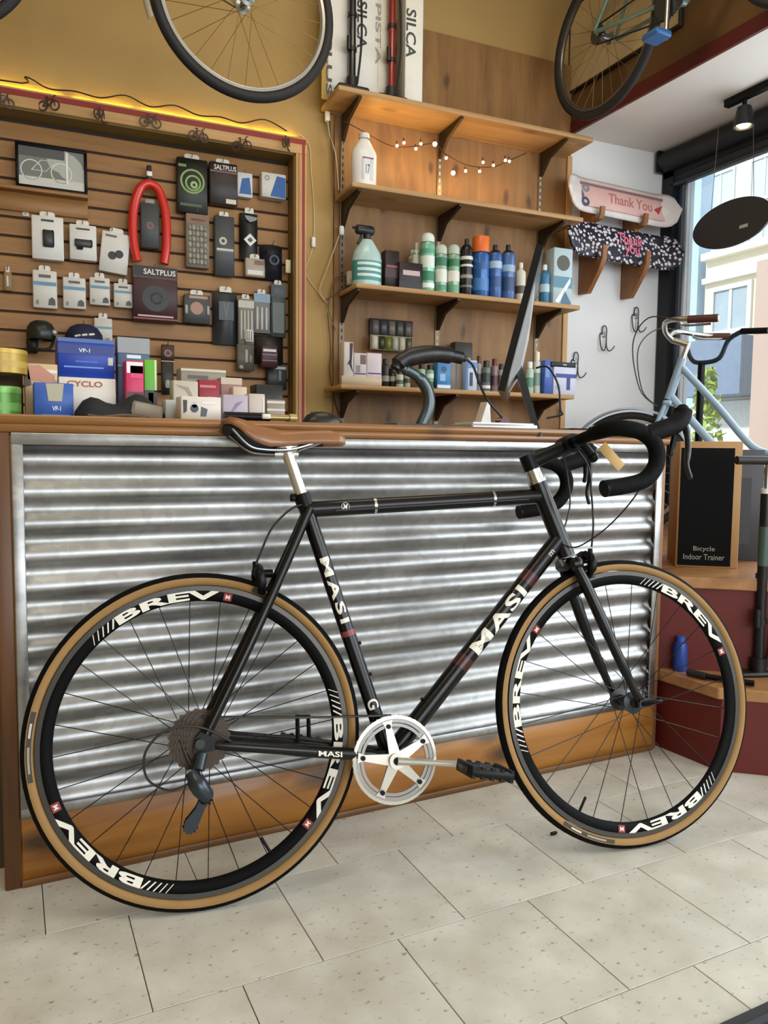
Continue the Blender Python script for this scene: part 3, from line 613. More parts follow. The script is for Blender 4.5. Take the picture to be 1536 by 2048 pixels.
# rear derailleur
RDM = M('#353d44', .3, .6)
RD = MB().tube([(.004, -.066, .318), (-.004, -.078, .290)], .0115, 12).tube(spline([(-.016, -.074, .285), (-.004, -.086, .262), (.014, -.082, .236)], 4), [.014]*3+[.018]*3+[.016]*2+[.012], 12).build('rear_derailleur', RDM, BK)
MB().tube([(.012, -.070, .236), (.006, -.056, .228)], .010, 12).build('derailleur_pivot', BLACK, RD)
for yy in (-.056, -.036): MB().prism([(.024, .242), (.006, .244), (-.010, .212), (-.030, .190), (-.034, .172), (-.020, .164), (-.008, .174), (.006, .206)], yy-.0012, yy+.0012).build('derailleur_cage', RDM, RD)
for q in ((.010, .228), (-.020, .178)): gear(.0155, -.050, -.042, 11, BLACK, RD, 'jockey_wheel', cx=q[0], cz=q[1])
CAB = M('#101011', .5)
MB().tube(spline([(.06, -.072, .338), (.0, -.082, .372), (-.062, -.085, .372), (-.102, -.085, .335), (-.100, -.085, .285), (-.060, -.083, .258), (-.022, -.080, .266)], 5), .0024, 6).build('gear_cable', CAB, BK)
# brakes
def caliper(c, fwdoff, name):
    o = MB().tube([(c[0]-fwdoff*.6, 0, c[1]+.004), (c[0]+fwdoff, 0, c[1]+.004)], .009, 12).build(name, BLACK, BK)
    for s in (-1, 1):
        MB().tube(spline([(c[0]+fwdoff*.7, s*.006, c[1]+.016), (c[0]+fwdoff*.75, s*.034, c[1]+.006), (c[0]+fwdoff*.6, s*.036, c[1]-.020), (c[0]+fwdoff*.5, s*.024, c[1]-.036)], 4), [.0105]*5+[.0115]*4+[.0085]*4, 10).build('brake_arm', BLACK, o)
        MB().rbox(-.024, .024, -.005, .005, -.005, .005, .002, Matrix.Translation((c[0]+fwdoff*.4, s*.017, c[1]-.040)) @ Matrix.Rotation(math.radians(28 if fwdoff < 0 else -14), 4, 'Y')).build('brake_pad', M('#2a2626', .7), o)
    MB().tube([(c[0]+fwdoff, -.016, c[1]+.004), (c[0]+fwdoff, -.016, c[1]+.03)], .006, 8).build('barrel_adjuster', BLACK, o)
    return o
caliper((.146, .668), -.024, 'rear_brake'); caliper((.894, .677), .030, 'front_brake')
def cable(pts, r=.0025): MB().tube(spline(pts, 6), r, 7).build('brake_cable', CAB, BK)
cable([(.245, -.012, .822), (.205, -.016, .812), (.160, -.018, .770), (.133, -.018, .715), (.124, -.016, .695)])
cable([(.915, -.02, .955), (.936, -.035, .905), (.938, -.035, .845), (.940, -.03, .770), (.938, -.018, .715)])
cable([(.985, -.20, .880), (.970, -.17, .820), (.935, -.10, .755), (.890, -.04, .715), (.860, -.022, .722)], .0018)
cable([(.905, .03, .955), (.930, .06, .90), (.925, .05, .82), (.880, .03, .74), (.850, .022, .722)], .0022)
# top tube cable, bands, emblems
MB().tube([(.30, -.0185, .8055), (.77, -.0185, .8280)], .0022, 6).build('brake_cable', CAB, BK)
for q in (.394, .684):
    z_ = .810+(q-.238)*(.028/.579); MB().lathe([(.0188, -.003), (.0188, .003)], 20, 'x', mat=Matrix.Translation((q, 0, z_)) @ Matrix.Rotation(math.radians(-2.5), 4, 'Y')).build('cable_clip', ALU, BK)
DTA, DTB = (.415, .275), (.849, .731)
f = tube_wrap(DTA, DTB, .0208, 0); Ld = math.hypot(DTB[0]-DTA[0], DTB[1]-DTA[1])
text_obj('tube_lettering', 'MASI', .190, .034, lambda x, y: f(x+.600*Ld, y), DECAL, BK, bold=.03, spacing=1.12, split=10)
def band(A, B, r, t, w, mat, name):
    A = Vector(p3(A)); B = Vector(p3(B)); d = (B-A).normalized(); L_ = (B-A).length; MB().tube([A+d*(t*L_-w/2), A+d*(t*L_+w/2)], r+.0003, 18, caps=False).build(name, mat, BK)
for t in (.395, .80): band(DTA, DTB, .0208, t, .030, M('#3a0e10', .3), 'tube_band')
f2 = tube_wrap(stt, bb, .0166, 0); Ls = math.hypot(stt[0]-bb[0], stt[1]-bb[1])
text_obj('tube_lettering', 'MASI', .150, .022, lambda x, y: f2(x+.365*Ls, y), DECAL, BK, bold=.03, spacing=1.25, split=10)
band(stt, bb, .0166, .53, .012, M('#7a3434', .4), 'tube_band'); 
text_obj('tube_emblem', 'G', .022, .026, lambda x, y: f2(x+.80*Ls, y), DECAL, BK, bold=.02, split=8)
f3_ = tube_wrap((.238, .810), (.817, .838), .0182, 0)
text_obj('tube_emblem', 'M', .012, .012, lambda x, y: f3_(x+.085, y), DECAL, BK, bold=.02, shear=.3)
MB().lathe([(.0095, -.0004), (.0085, .0004)], 16, 'y', mat=Matrix.Translation((.323, -.0190, .8140))).build('tube_emblem', DECAL, BK)
text_obj('tube_emblem', 'm', .016, .010, lambda x, y: f(x+.93*Ld, y), M('#b5a8a0', .5), BK, bold=.02)
text_obj('stay_lettering', 'MASI', .052, .011, lambda x, y: (.262+x*.98, -.0640+x*.15, .2935+y-x*.16), DECAL, BK, bold=.02)
# bottle bosses, hang tag
for (A, B, r, t) in ((stt, bb, .0158, .58), (stt, bb, .0158, .70), (DTA, DTB, .0195, .20)):
    Av = Vector(p3(A)); Bv = Vector(p3(B)); d = (Bv-Av).normalized(); pv = Vector((-d.z, 0, d.x)); c = Av+d*((Bv-Av).length*t)+pv*(r)
    MB().tube([c, c+pv*.005], .004, 8).build('bottle_boss', BLACK, BK)
tg = MB().rbox(-.0135, .0135, -.0008, .0008, -.072, 0, .0005, Matrix.Translation((.945, -.085, .950)) @ Matrix.Rotation(math.radians(-42), 4, 'Y')).build('price_tag', M('#c9a468', .7), BK)
MB().tube(spline([(.915, -.02, .965), (.930, -.06, .962), (.946, -.085, .947)], 4), .0008, 5).build('tag_string', PAPER, tg)
MB().tube([(.915, -.05, .962), (.935, -.055, .93)], .011, 10).ball((.937, -.055, .928), .014).build('cable_housing_boss', BLACK, BK)

MB().tube([(.208, .02, .305), (.208, .02, .365), (.232, .02, .362), (.232, .02, .318)], .005, 8).build('chain_catcher', BLACK, BK)
for o in BK.children:
    n_ = o.name.split('.')[0]
    if n_ in ('handlebar_tape', 'bar_end_plug', 'brake_hood', 'brake_lever', 'shift_paddle', 'handlebar', 'price_tag', 'cable_housing_boss') or (n_ == 'brake_cable' and o.data.vertices[0].co.x > .6): o.location = (-.011, 0, -.004)
# ================================================================== BACK WALL: lights, shelves
# LED strip on the trim, in lit runs
led = wthing('led_strip', 'glowing yellow LED strip lying on top of the slat panel trim', 'light strip', NL+.05, .0055, NT+.0605)
MB().box(0, NR-NL+.0, -.004, .004, 0, .0015).build('tape', M('#d8cfae', .6), led)
LEDM = M('#ffdc46', .5, 0, 0, 14, 0, 0, 190.0)
for (a, b) in ((-2.3, -1.10), (-1.05, -.99), (-.96, -.84), (-.80, -.36), (-.335, -.265), (-.245, -.19), (-.178, -.155)):
    lr = MB(); x_ = a
    while x_ < b: lr.box(x_-NL-.05, x_-NL-.044, -.0025, .0025, .0015, .0035); x_ += .0167
    tag(lr.build('lit_run', LEDM, led), None, None, None, 'stuff')
# string of little bicycle ornaments on a dark wire
sl = wthing('bicycle_garland', 'dark wire garland of small wire bicycles along the slat panel trim', 'garland', -1.6, .032, 2.25)
ORN = [WL_(5,205,.02), WL_(98,212,.02), WL_(201,234,.02), WL_(300,246,.02), WL_(396,274,.02), WL_(482,292,.02), WL_(572,290,.02)]
pts = [(-.62, 0, .095)]
for i, (u, z) in enumerate(ORN):
    if i: pts.append(((u+ORN[i-1][0])/2, -.004, .092 if i % 2 else .084))
    pts.append((u+1.6, 0, z+.035-2.25))
pts = [(p[0]+1.6 if (k % 2 == 0 and 0 < k < len(pts)-1) else p[0], p[1], p[2]) for k, p in enumerate(pts)]
pts = [(-.62, 0, .095)]
for i, (u, z) in enumerate(ORN):
    if i: pts.append(((u+ORN[i-1][0])/2+1.6, -.004, .080+.012*math.sin(i*2.3)))
    pts.append((u+1.6, 0, .062))
MB().tube(spline(pts, 5), .003, 6).build('wire', M('#1a120c', .6), sl)
ob = MB(); 
for sx in (-1, 1): ob.lathe([(.0150, -.0018), (.0200, -.0018), (.0200, .0018), (.0150, .0018)], 16, 'y', closed=True, mat=Matrix.Translation((sx*.024, 0, -.004)))
ob.tube([(-.024, 0, -.004), (-.006, 0, .020), (.018, 0, .022), (-.002, 0, -.006), (-.024, 0, -.004)], .0026, 6).tube([(-.002, 0, -.006), (-.008, 0, .027)], .0025, 6).tube([(.024, 0, -.004), (.017, 0, .030), (.028, 0, .034)], .0025, 6).tube([(-.014, 0, .028), (-.002, 0, .028)], .0025, 6)
ome = ob.mesh('bicycle_ornament'); ome.materials.append(M('#4a3c3c', .4, .3))
for i, (u, z) in enumerate(ORN): link('bicycle_ornament', ome, sl, (u+1.6, -.002, z-2.25+.0), (0, 0, (.2, -.5, .9, 0, .2, -.5, .8)[i]))
# thin white cord down beside the recess with its plug
cd = wthing('power_cord', 'thin white power cord hanging on the yellow wall right of the slat panel', 'cord', 0, .004, 0)
MB().tube(spline([(p[0], 0, p[1]) for p in (WL_(598,268,0.004), WL_(618,290,0.004), WL_(622,340,0.004), WL_(628,420,0.004), WL_(626,490,0.004), WL_(612,545,0.004), WL_(640,590,0.004), WL_(655,610,0.004))], 5), .0025, 6).build('wire', M('#c9b98a', .6), cd)
q = WL_(626,485,0.004); MB().rbox(-.009, .009, -.012, .0, -.022, .022, .003).build('inline_plug', WHITE, cd, (q[0], 0, q[1]))
# shelves
BRK = M('#3c2f22', .45, .4)
def shelf(u0, u1, z, label, d=.25):
    t = wthing('wall_shelf', label, 'shelf', 0, 0.0, z, 'pine wall shelves')
    MB().rbox(u0, u1, -d, -.019, -.020, 0, .002).build('board', SHELFW, t)
    for us in (.066, .555, 1.122):
        MB().prism([(-.024, -.0202), (-d+.012, -.0202), (-d+.012, -.030), (-.10, -.070), (-.034, -.135), (-.024, -.135)], us-.007, us+.007, None, 'x').build('bracket', BRK, t)
    return t
S1, S2, S3, S4 = 2.446, 2.064, 1.646, 1.213
shelf(-.036, 1.268, S1, 'topmost pine shelf carrying the floor pumps and white cartons')
shelf(.028, 1.222, S2, 'second pine shelf from the top, holding one white bottle')
shelf(.050, 1.218, S3, 'third pine shelf, with the spray cans')
shelf(-.017, 1.200, S4, 'lowest pine shelf, crowded with small bottles and boxes')
for us, w_ in ((.066, 'left end'), (.555, 'middle'), (1.122, 'right end')):
    t = wthing('shelf_standard', 'slotted metal shelf upright at the %s of the plywood' % w_, 'shelf upright', us, .0185, 1.0, 'shelf uprights')
    MB().box(-.012, .012, -.006, 0, .0, 1.44).build('channel', M('#7a6a55', .45, .5), t)
    sl_ = MB()
    for k in range(44): sl_.box(-.0035, .0035, -.0068, -.0058, .02+k*.032, .037+k*.032)
    tag(sl_.build('slots', M('#c8bca4' if us > .3 else '#1d150e', .5), t), None, None, None, 'stuff')
# fairy lights
fl_ = wthing('fairy_lights', 'string of warm fairy lights draped under the topmost shelf', 'string lights', 0, .10, 2.2)
FP = [WL_(690,238,.12), WL_(735,262,.12), WL_(785,288,.12), WL_(830,290,.12), WL_(880,278,.16), WL_(905,300,.16), WL_(945,325,.14), WL_(995,328,.14), WL_(1030,314,.14), WL_(1062,300,.14)]
MB().tube(spline([(p[0], 0, p[1]-2.2) for p in FP], 5), .0022, 6).build('wire', M('#2a1a0c', .6), fl_)
BUL = M('#ffe2a8', .3, 0, 0, 14, 0, 0, 9.0)
for i, (u, z) in enumerate([WL_(798,288,.13), WL_(812,282,.13), WL_(836,294,.13), WL_(846,284,.13), WL_(881,279,.165), WL_(903,308,.16), WL_(915,340,.15), WL_(940,336,.15), WL_(966,338,.14), WL_(973,320,.14), WL_(994,326,.14), WL_(1018,316,.14), WL_(1026,318,.14)]):
    big = i in (4, 6)
    MB().ball((0, 0, 0), .0105 if big else .0068, 10, 6).build('bulb', BUL, fl_, (u, -.008, z-2.2))
    MB().tube([(0, 0, 0), (0, .004, .018)], .003, 6).build('bulb_socket', M('#2a1a0c', .6), fl_, (u, -.006, z-2.2+.004))
def pointlamp(loc, e, c, r=.02):
    d = bpy.data.lights.new('bulb_light', 'POINT'); d.energy = e; d.color = c; d.shadow_soft_size = r; o = bpy.data.objects.new('bulb_light', d); COL.objects.link(o); o.location = loc
for (u, z, e) in ((.33, 2.25, 1.0), (.60, 2.20, .9), (.85, 2.20, .6), (.18, 2.33, .5)): pointlamp(wp(u, .15, z), e, (1, .62, .22), .03)
# cables and adapters down the left edge of the shelves
cb = wthing('cable_bundle', 'loose pale and dark cables hanging down the left edge of the shelves', 'cables', 0, .03, 0)
for P, c_ in ((((655,232),(660,268),(672,310),(678,380)), '#b9ab92'), (((660,240),(664,300),(668,360),(671,400)), '#4a3a2a'), (((684,455),(672,490),(652,545),(640,580),(652,602)), '#c4b28a'), (((700,550),(672,556),(662,590),(658,620),(672,660)), '#6a5840'), (((652,600),(690,575),(715,560)), '#5b4a35'), (((656,625),(662,700),(660,740),(668,790),(680,830)), '#4a3a2a'), (((682,455),(682,420),(684,300),(690,250)), '#8d7a5c')):
    pass
    MB().tube(spline([(x, 0, z) for (x, z) in [BPT(a, b, .035) for a, b in P]], 5), .0028, 6).build('cable', M(c_, .6), cb)
for a, b in ((682, 462), (654, 234)):
    x, z = BPT(a, b, .035); MB().rbox(-.010, .010, -.02, 0, -.020, .020, .004).build('plug', WHITE, cb, (x, 0, z))
x, z = BPT(700, 556, .05); MB().rbox(-.012, .026, -.03, 0, -.03, .03, .004).build('socket_adapter', WHITE, cb, (x, 0, z))

# ------------------------------------------------------------------ generic goods
def card_extra(t, ex, w, h, yf):
    for e in ex:
        k = e[0]
        if k == 'r':      # coloured panel: name, colour, x0,x1,z0,z1 fractions
            _, nm, c_, a, b, c0, c1 = e; MB().box(-w/2+a*w, -w/2+b*w, yf-.0009, yf-.0001, c0*h, c1*h).build(nm, M(c_, .45), t)
        elif k == 't':    # lettering: text, colour, cx, cz, width, height fractions
            _, s, c_, a, b, ww, hh = e[:7]; front_text(s, -w/2+a*w, b*h, ww*w, hh*h, yf-.0013, M(c_, .45), t, rot=e[7] if len(e) > 7 else 0., bold=.02)
        elif k == 'o':    # ring or disc: name, colour, cx, cz, r (of w), inner fraction
            _, nm, c_, a, b, r_, inn = e; MB().lathe([(r_*w*max(inn, .01), -.0012), (r_*w, -.0012), (r_*w, 0)], 24, 'y', mat=Matrix.Translation((-w/2+a*w, yf-.0002, b*h))).build(nm, M(c_, .4), t)
        elif k == 'b':    # little solid product: name, colour, x0,x1,z0,z1, depth
            _, nm, c_, a, b, c0, c1, dp = e; MB().rbox(-w/2+a*w, -w/2+b*w, yf-dp, yf-.0002, c0*h, c1*h, min(.006, (b-a)*w*.3)).build(nm, M(c_, .4), t)
        elif k == 'p':    # polygon print: name, colour, points
            _, nm, c_, P = e; MB().prism([(-w/2+a*w, b*h) for a, b in P], yf-.001, yf-.0001).build(nm, M(c_, .45), t)
PEGM = M('#b9b4a6', .3, .8)
peg_me = MB().tube([(0, .075, .012), (0, .070, 0), (0, -.012, 0), (0, -.020, .012)], .0022, 6).mesh('peg_hook'); peg_me.materials.append(PEGM)
def hang(name, label, cat, R, d, dp, c, ex=(), tab=True, roll=0., group=None, rough=.45, peg=True, shape=None, yaw=0.):
    """package hanging on the slats: R = (u0, z0, u1, z1), d its back distance in front of the wall plane"""
    u0, z0, u1, z1 = R; w = u1-u0; h = z1-z0; tb = .02 if tab else 0.
    t = wthing(name, label, cat, (u0+u1)/2, d, z0, group, yaw, roll)
    body = MB()
    if shape == 'pouch':
        n = 6; vs = []; fs = []
        for i in range(9):
            zz = h*i/8; th = dp*(.25+.75*math.sin(PI*min(1, (i+.3)/8.6)))
            vs += [(-w/2, 0, zz), (-w/4, -th*.8, zz), (0, -th, zz), (w/4, -th*.8, zz), (w/2, 0, zz), (0, .002, zz)]
        for i in range(8):
            for k in range(6): fs.append((i*6+k, i*6+(k+1) % 6, (i+1)*6+(k+1) % 6, (i+1)*6+k))
        fs += [(5, 4, 3, 2, 1, 0), tuple(48+k for k in range(6))]
        body.add(vs, fs)
    else: body.rbox(-w/2, w/2, -dp, 0, 0, h, min(.003, dp*.3))
    body.build('packet' if shape == 'pouch' else 'carton', M(c, rough), t)
    if tab: MB().prism([(-w*.24, h-.002), (w*.24, h-.002), (w*.24, h+.016), (w*.18, h+.022), (-w*.18, h+.022), (-w*.24, h+.016)], -dp*.5-.0008, -dp*.5+.0008).build('hang_tab', M('#d8d5cc', .5), t)
    card_extra(t, ex, w, h, -dp)
    if peg: link('peg_hook', peg_me, wb, (((u0+u1)/2), -d-dp*.5, z1+tb*.45))
    return t
# ------------------------------------------------------------------ goods on the slat panel
SD = -.075
# ledge and framed photograph
t = wthing('picture_ledge', 'short wooden ledge under the framed photograph', 'shelf', R_(-60,375,176,425,-.06)[0], -.088, R_(-60,375,176,425,-.06)[1])
r = R_(-60,378,176,425,-.06)
MB().rbox(0, r[2]-r[0], -.055, 0, (r[3]-r[1])-.014, r[3]-r[1], .002).build('shelf_board', wood('ledge_wood', '#7a5530', '#a1743f', 0, 14., .5, .1), t)
MB().rbox(0, r[2]-r[0], -.014, 0, .006, r[3]-r[1]-.0145, .002).build('fascia', wood('ledge_wood', '#7a5530', '#a1743f', 0, 14., .5, .1), t)
r = R_(31,282,174,382,-.05); w = r[2]-r[0]; h = .172
t = wthing('framed_photograph', 'black framed black and white photograph of a bicycle on the small ledge', 'picture', (r[0]+r[2])/2, -.055, R_(-60,378,176,425,-.06)[3]+.001, rot=0.)
f_ = MB(); b_ = .011
f_.rbox(-w/2, w/2, -.014, 0, 0, b_, .002).rbox(-w/2, w/2, -.014, 0, h-b_, h, .002).rbox(-w/2, -w/2+b_, -.014, 0, b_, h-b_, .002).rbox(w/2-b_, w/2, -.014, 0, b_, h-b_, .002)
f_.build('frame', BLACK, t); MB().box(-w/2+b_, w/2-b_, -.006, -.002, b_, h-b_).build('print', speckle('photo_print', '#a9aba3', '#6f716c', 9, .45), t)
pm_ = MB(); yb = -.0068
for sx in (-.075, .035): pm_.lathe([(.036, yb), (.040, yb)], 24, 'y', mat=Matrix.Translation((sx, 0, h*.42)))
pm_.tube([(-.075, yb, h*.42), (-.04, yb, h*.66), (.012, yb, h*.66), (-.022, yb, h*.42), (-.075, yb, h*.42)], .0018, 5)
pm_.build('printed_bicycle', M('#d6d4cc', .5), t); MB().box(w*.20, w*.225, yb-.0004, yb, h*.2, h*.9).build('printed_post', M('#e2e2dc', .5), t); MB().box(-w/2+b_, w/2-b_, yb, yb+.0004, b_, h*.27).build('printed_ground', M('#c4c4bc', .5), t)
MB().box(-w/2+b_, w*.18, yb, yb+.0004, h*.72, h-b_).build('printed_sky', M('#4c4d4a', .5), t)
t = wthing('price_ticket', 'tiny white price ticket under the picture ledge', 'ticket', WL_(51,427,-.08)[0], -.0885, WL_(51,427,-.08)[1]-.008); MB().rbox(-.012, .012, -.004, 0, 0, .016, .001).build('ticket', WHITE, t); MB().box(-.007, .007, -.0046, -.004, .006, .009).build('printed_line', M('#555555', .6), t)

hang('light_box', 'white boxed bike light with a tall dark oval picture, first below the picture ledge', 'box', R_(64,438,127,523,SD), SD, .04, '#d9d8d3', [('r', 'printed_line', '#333333', 0.300, 0.700, 0.875, 0.925), ('b', 'product_window', '#2d2f31', .34, .70, .28, .68, .004)], group='white light boxes')
hang('light_box', 'white boxed bike light with a wide dark bracket picture', 'box', R_(139,455,192,524,SD), SD, .04, '#d6d5d0', [('r', 'printed_line', '#333333', 0.250, 0.750, 0.855, 0.905), ('b', 'product_window', '#3a3c3e', .18, .85, .36, .58, .004), ('b', 'product_window', '#1f2022', .25, .5, .28, .37, .004)], group='white light boxes')
hang('light_box', 'tilted white box with two black round lights beside the red lock', 'box', R_(196,468,252,548,SD), SD+.0, .030, '#d2d1cc', [('r', 'printed_line', '#555555', 0.120, 0.520, 0.875, 0.925), ('o', 'printed_light', '#17181a', .42, .42, .15, 0), ('o', 'printed_light', '#17181a', .66, .48, .15, 0)], roll=math.radians(6), group='white light boxes', peg=True)
# red padded cable lock on its card
r = R_(258,370,338,528,SD); w = (r[2]-r[0])*.94; h = r[3]-r[1]
t = wthing('cable_lock', 'bright red padded bike lock hanging in a loop round a grey card', 'lock', (r[0]+r[2])/2, SD, r[1])
REDG = M('#c9251f', .3, 0, .1, 14, 0, .4)
MB().tube(spline([(-w*.34, -.03, .0), (-w*.44, -.03, h*.25), (-w*.43, -.03, h*.62), (-w*.26, -.03, h*.90), (0, -.03, h*.985), (w*.26, -.03, h*.90), (w*.42, -.03, h*.62), (w*.43, -.03, h*.25), (w*.36, -.03, .0)], 6), .0185, 12).build('loop', REDG, t)
MB().rbox(-w*.25, w*.25, -.036, -.012, h*.18, h*.74, .004).build('card', M('#3d4044', .5), t)
MB().lathe([(.010, -.0008), (.014, -.0008), (.014, 0)], 20, 'y', mat=Matrix.Translation((0, -.0364, h*.46))).build('card_badge', M('#9a6a56', .5), t)
front_text('U', 0, h*.46, .010, .013, -.0375, M('#9a6a56', .5), t, bold=.02)
MB().rbox(-.02, .02, -.028, -.01, h*.74, h*.80, .003).build('card_header', M('#8f8f86', .5), t)
MB().rbox(-.010, .010, -.03, -.01, h*1.0, h*1.22, .003).build('strap', M('#2b2620', .6), t); MB().rbox(-.011, .011, -.034, -.03, h*1.08, h*1.14, .002).build('strap_tag', WHITE, t)
# upper right group
hang('tube_packet', 'black hanging packet printed with bright green spiral arrows', 'packet', R_(352,322,413,430,SD), SD, .03, '#12150f', [('o', 'printed_ring', '#7fa055', .5, .58, .40, .84), ('o', 'printed_ring', '#86a85c', .52, .55, .26, .78), ('o', 'printed_ring', '#9ab86e', .55, .52, .12, .4), ('r', 'printed_bar', '#6d8a4a', .05, .3, .83, .88), ('r', 'printed_bar', '#4c5a3c', .1, .8, .12, .17)])
hang('part_box', 'dark maroon parts box lettered in white next to the green arrow packet', 'box', R_(416,332,471,414,SD), SD, .04, '#241a1d', [('t', 'SALTPLUS', '#d8d2cc', .56, .88, .80, .12), ('r', 'printed_bar', '#75555a', .02, .98, .76, .80), ('r', 'price_label', '#cfc6b6', .58, .95, .03, .14)])
hang('part_packet', 'small white and blue packet right of the dark maroon box', 'packet', R_(472,350,502,398,SD), SD, .03, '#cfd4d6', [('p', 'printed_panel', '#255a9c', [(.12, .12), (.92, .12), (.8, .82), (.3, .75)])], tab=False)
hang('part_packet', 'white box with a diagonal blue panel at the upper right of the slats', 'box', R_(518,354,566,402,SD), SD, .05, '#cfcfc9', [('p', 'printed_panel', '#1f57a0', [(.35, .05), (.98, .02), (.98, .86), (.62, .9)]), ('o', 'printed_ring', '#8a8f86', .22, .78, .10, .6)], tab=False)
hang('blister_pack', 'long grey beaded clear pack with a brown header card', 'packet', R_(370,432,416,538,SD), SD, .03, '#77736a', [('r', 'header_card', '#80604d', .02, .98, .82, .99), ('r', 'printed_bar', '#b38a68', .2, .85, .87, .91)]+[('b', 'bead', '#a19d92' if (i+j) % 2 else '#8b877d', .10+i*.165, .10+i*.165+.15, .06+j*.105, .06+j*.105+.095, .004) for i in range(5) for j in range(7)])
hang('pouch_pack', 'long dark grey pouch with a white logo across its middle', 'packet', R_(427,436,466,554,SD), SD, .03, '#3c4044', [('o', 'printed_logo', '#b6b4ae', .42, .58, .2, .45), ('r', 'printed_bar', '#c8c4ba', .1, .95, .42, .455), ('r', 'printed_bar', '#77777a', .1, .95, .40, .415)])
hang('sock_pair', 'black hanging pack with a white diamond emblem', 'packet', R_(479,428,515,520,SD), SD, .03, '#0e1011', [('p', 'printed_emblem', '#dfe0de', [(.5, .26), (.85, .40), (.5, .54), (.15, .40)]), ('p', 'printed_emblem', '#0e1011', [(.5, .34), (.66, .40), (.5, .46), (.34, .40)]), ('p', 'printed_chevron', '#7f8688', [(.2, .92), (.9, .90), (.85, .84), (.5, .78), (.3, .84)])], shape='pouch')
hang('saddle_bag', 'dark navy saddle bag hanging by the right trim above the silver packets', 'bag', R_(519,492,564,560,SD), SD, .06, '#141722', [('o', 'printed_logo', '#2a3150', .5, .5, .22, .6)], shape='pouch', tab=False)
hang('blister_pack', 'small white and brown pack below the white diamond emblem', 'packet', R_(488,520,527,556,SD), SD, .03, '#a79d92', [('r', 'printed_bar', '#7a5a48', .45, .95, .66, .9), ('r', 'printed_bar', '#d9d5ca', .1, .9, .1, .35)])
hang('hang_card', 'narrow white card against the upright red striped trim', 'card', R_(571,520,581,546,-.03), -.03, .004, '#cfc9a8', tab=False, peg=False)
# row of white packets with a blue stripe
for i, (x0, y0, x1, y1, s) in enumerate(((66,544,114,618,'largest white packet with a blue stripe, left of its row'), (126,558,171,619,'white packet with a blue stripe, second from the left in its row'), (179,558,219,612,'white packet with a blue stripe, third from the left in its row'), (227,570,264,617,'smallest white packet with a blue stripe, beside the maroon box'))):
    hang('spoke_packet', s, 'packet', RR(x0, y0, x1, y1, SD), SD, .028, '#cfcdc6', [('r', 'printed_stripe', '#5b8fae', .03, .97, .60, .70), ('p', 'printed_figure', '#444744', [(.62, .08), (.92, .08), (.92, .22), (.80, .30), (.66, .24)]), ('r', 'printed_mark', '#77756e', .12, .24, .08, .2), ('r', 'printed_line', '#555555', 0.250, 0.750, 0.810, 0.890)], group='white packets with blue stripe')
hang('spoke_packet', 'white packet with a blue stripe, half behind the dark blue cap', 'packet', R_(188,638,224,690,SD), SD, .02, '#c9c7bf', [('r', 'printed_stripe', '#6a93a8', .03, .97, .60, .68), ('r', 'printed_mark', '#77756e', .6, .85, .1, .25)], group='white packets with blue stripe')
hang('chainring_box', 'square maroon and black box showing a dark chainring', 'box', R_(264,538,352,646,SD), SD, .045, '#3a1c20', [('r', 'header_panel', '#191012', .0, 1, .80, 1.0), ('t', 'SALTPLUS', '#dcd8d0', .60, .90, .72, .10), ('r', 'printed_bar', '#6e4448', .0, 1, .785, .80), ('o', 'printed_chainring', '#0d1210', .5, .42, .30, .25), ('o', 'printed_ring', '#2f4a40', .52, .42, .14, .7), ('r', 'printed_bar', '#caa9a4', .1, .9, .08, .11), ('r', 'printed_bar', '#7c3f45', .0, 1, .03, .06)], tab=False)
hang('lock_card', 'small grey pack with a brown round badge right of the maroon chainring box', 'packet', R_(366,592,418,648,SD), SD, .03, '#46484a', [('o', 'printed_badge', '#a57c66', .48, .52, .24, 0), ('t', 'U', '#6a4838', .48, .52, .2, .26), ('r', 'printed_header', '#a98a78', .2, .9, .86, .96), ('b', 'silver_buckle', '#a9aba6', .03, .14, .3, .62, .006), ('b', 'silver_buckle', '#a9aba6', .86, .97, .3, .62, .006)])
hang('tool_pouch', 'long black blister pack hanging lowest in the middle of the slats', 'packet', R_(425,585,474,690,SD), SD, .035, '#202529', [('r', 'printed_panel', '#454d55', .2, .8, .45, .8), ('p', 'printed_lines', '#5b6065', [(.35, .8), (.5, .45), (.65, .8), (.55, .8), (.5, .6), (.45, .8)])], shape='pouch')
hang('spanner_pack', 'clear pack of silver spanners', 'packet', R_(474,600,505,690,SD), SD, .03, '#7d7c74', [('r', 'header_card', '#bdb9ae', .0, 1, .80, .96)]+[('b', 'spanner', '#b9b9b2', .10+i*.22, .24+i*.22, .10, .74, .006) for i in range(4)])
hang('tool_pack', 'clear pack of silver tools under a pale blue header', 'packet', R_(505,590,537,668,SD), SD, .03, '#74777a', [('r', 'header_card', '#7d9ab0', .0, 1, .78, 1.0)]+[('b', 'tool_blade', '#c3c4c0', .12+i*.28, .26+i*.28, .08, .66, .006) for i in range(3)])
hang('pump_pack', 'dark teal packet beside the upright red striped trim', 'packet', R_(539,572,568,676,SD), SD, .03, '#3e4848', [('r', 'header_card', '#2c3a40', .0, 1, .76, 1.0), ('r', 'printed_bar', '#8b9a9c', .2, .8, .82, .92), ('r', 'clear_window', '#59615f', .12, .88, .08, .66)])
hang('tape_pack', 'small pack with white barcode label under the silver spanners', 'packet', R_(490,660,506,684,-.04), -.04, .01, '#d8d5c8', [('r', 'printed_bar', '#333333', .15, .25, .1, .9), ('r', 'printed_bar', '#333333', .4, .5, .1, .9), ('r', 'printed_bar', '#333333', .7, .8, .1, .9)], tab=False, peg=False)
hang('glove_pair', 'dark pair of gloves hanging low by the trim', 'gloves', R_(505,672,566,728,-.07), -.07, .05, '#1a1614', [], shape='pouch', tab=False)
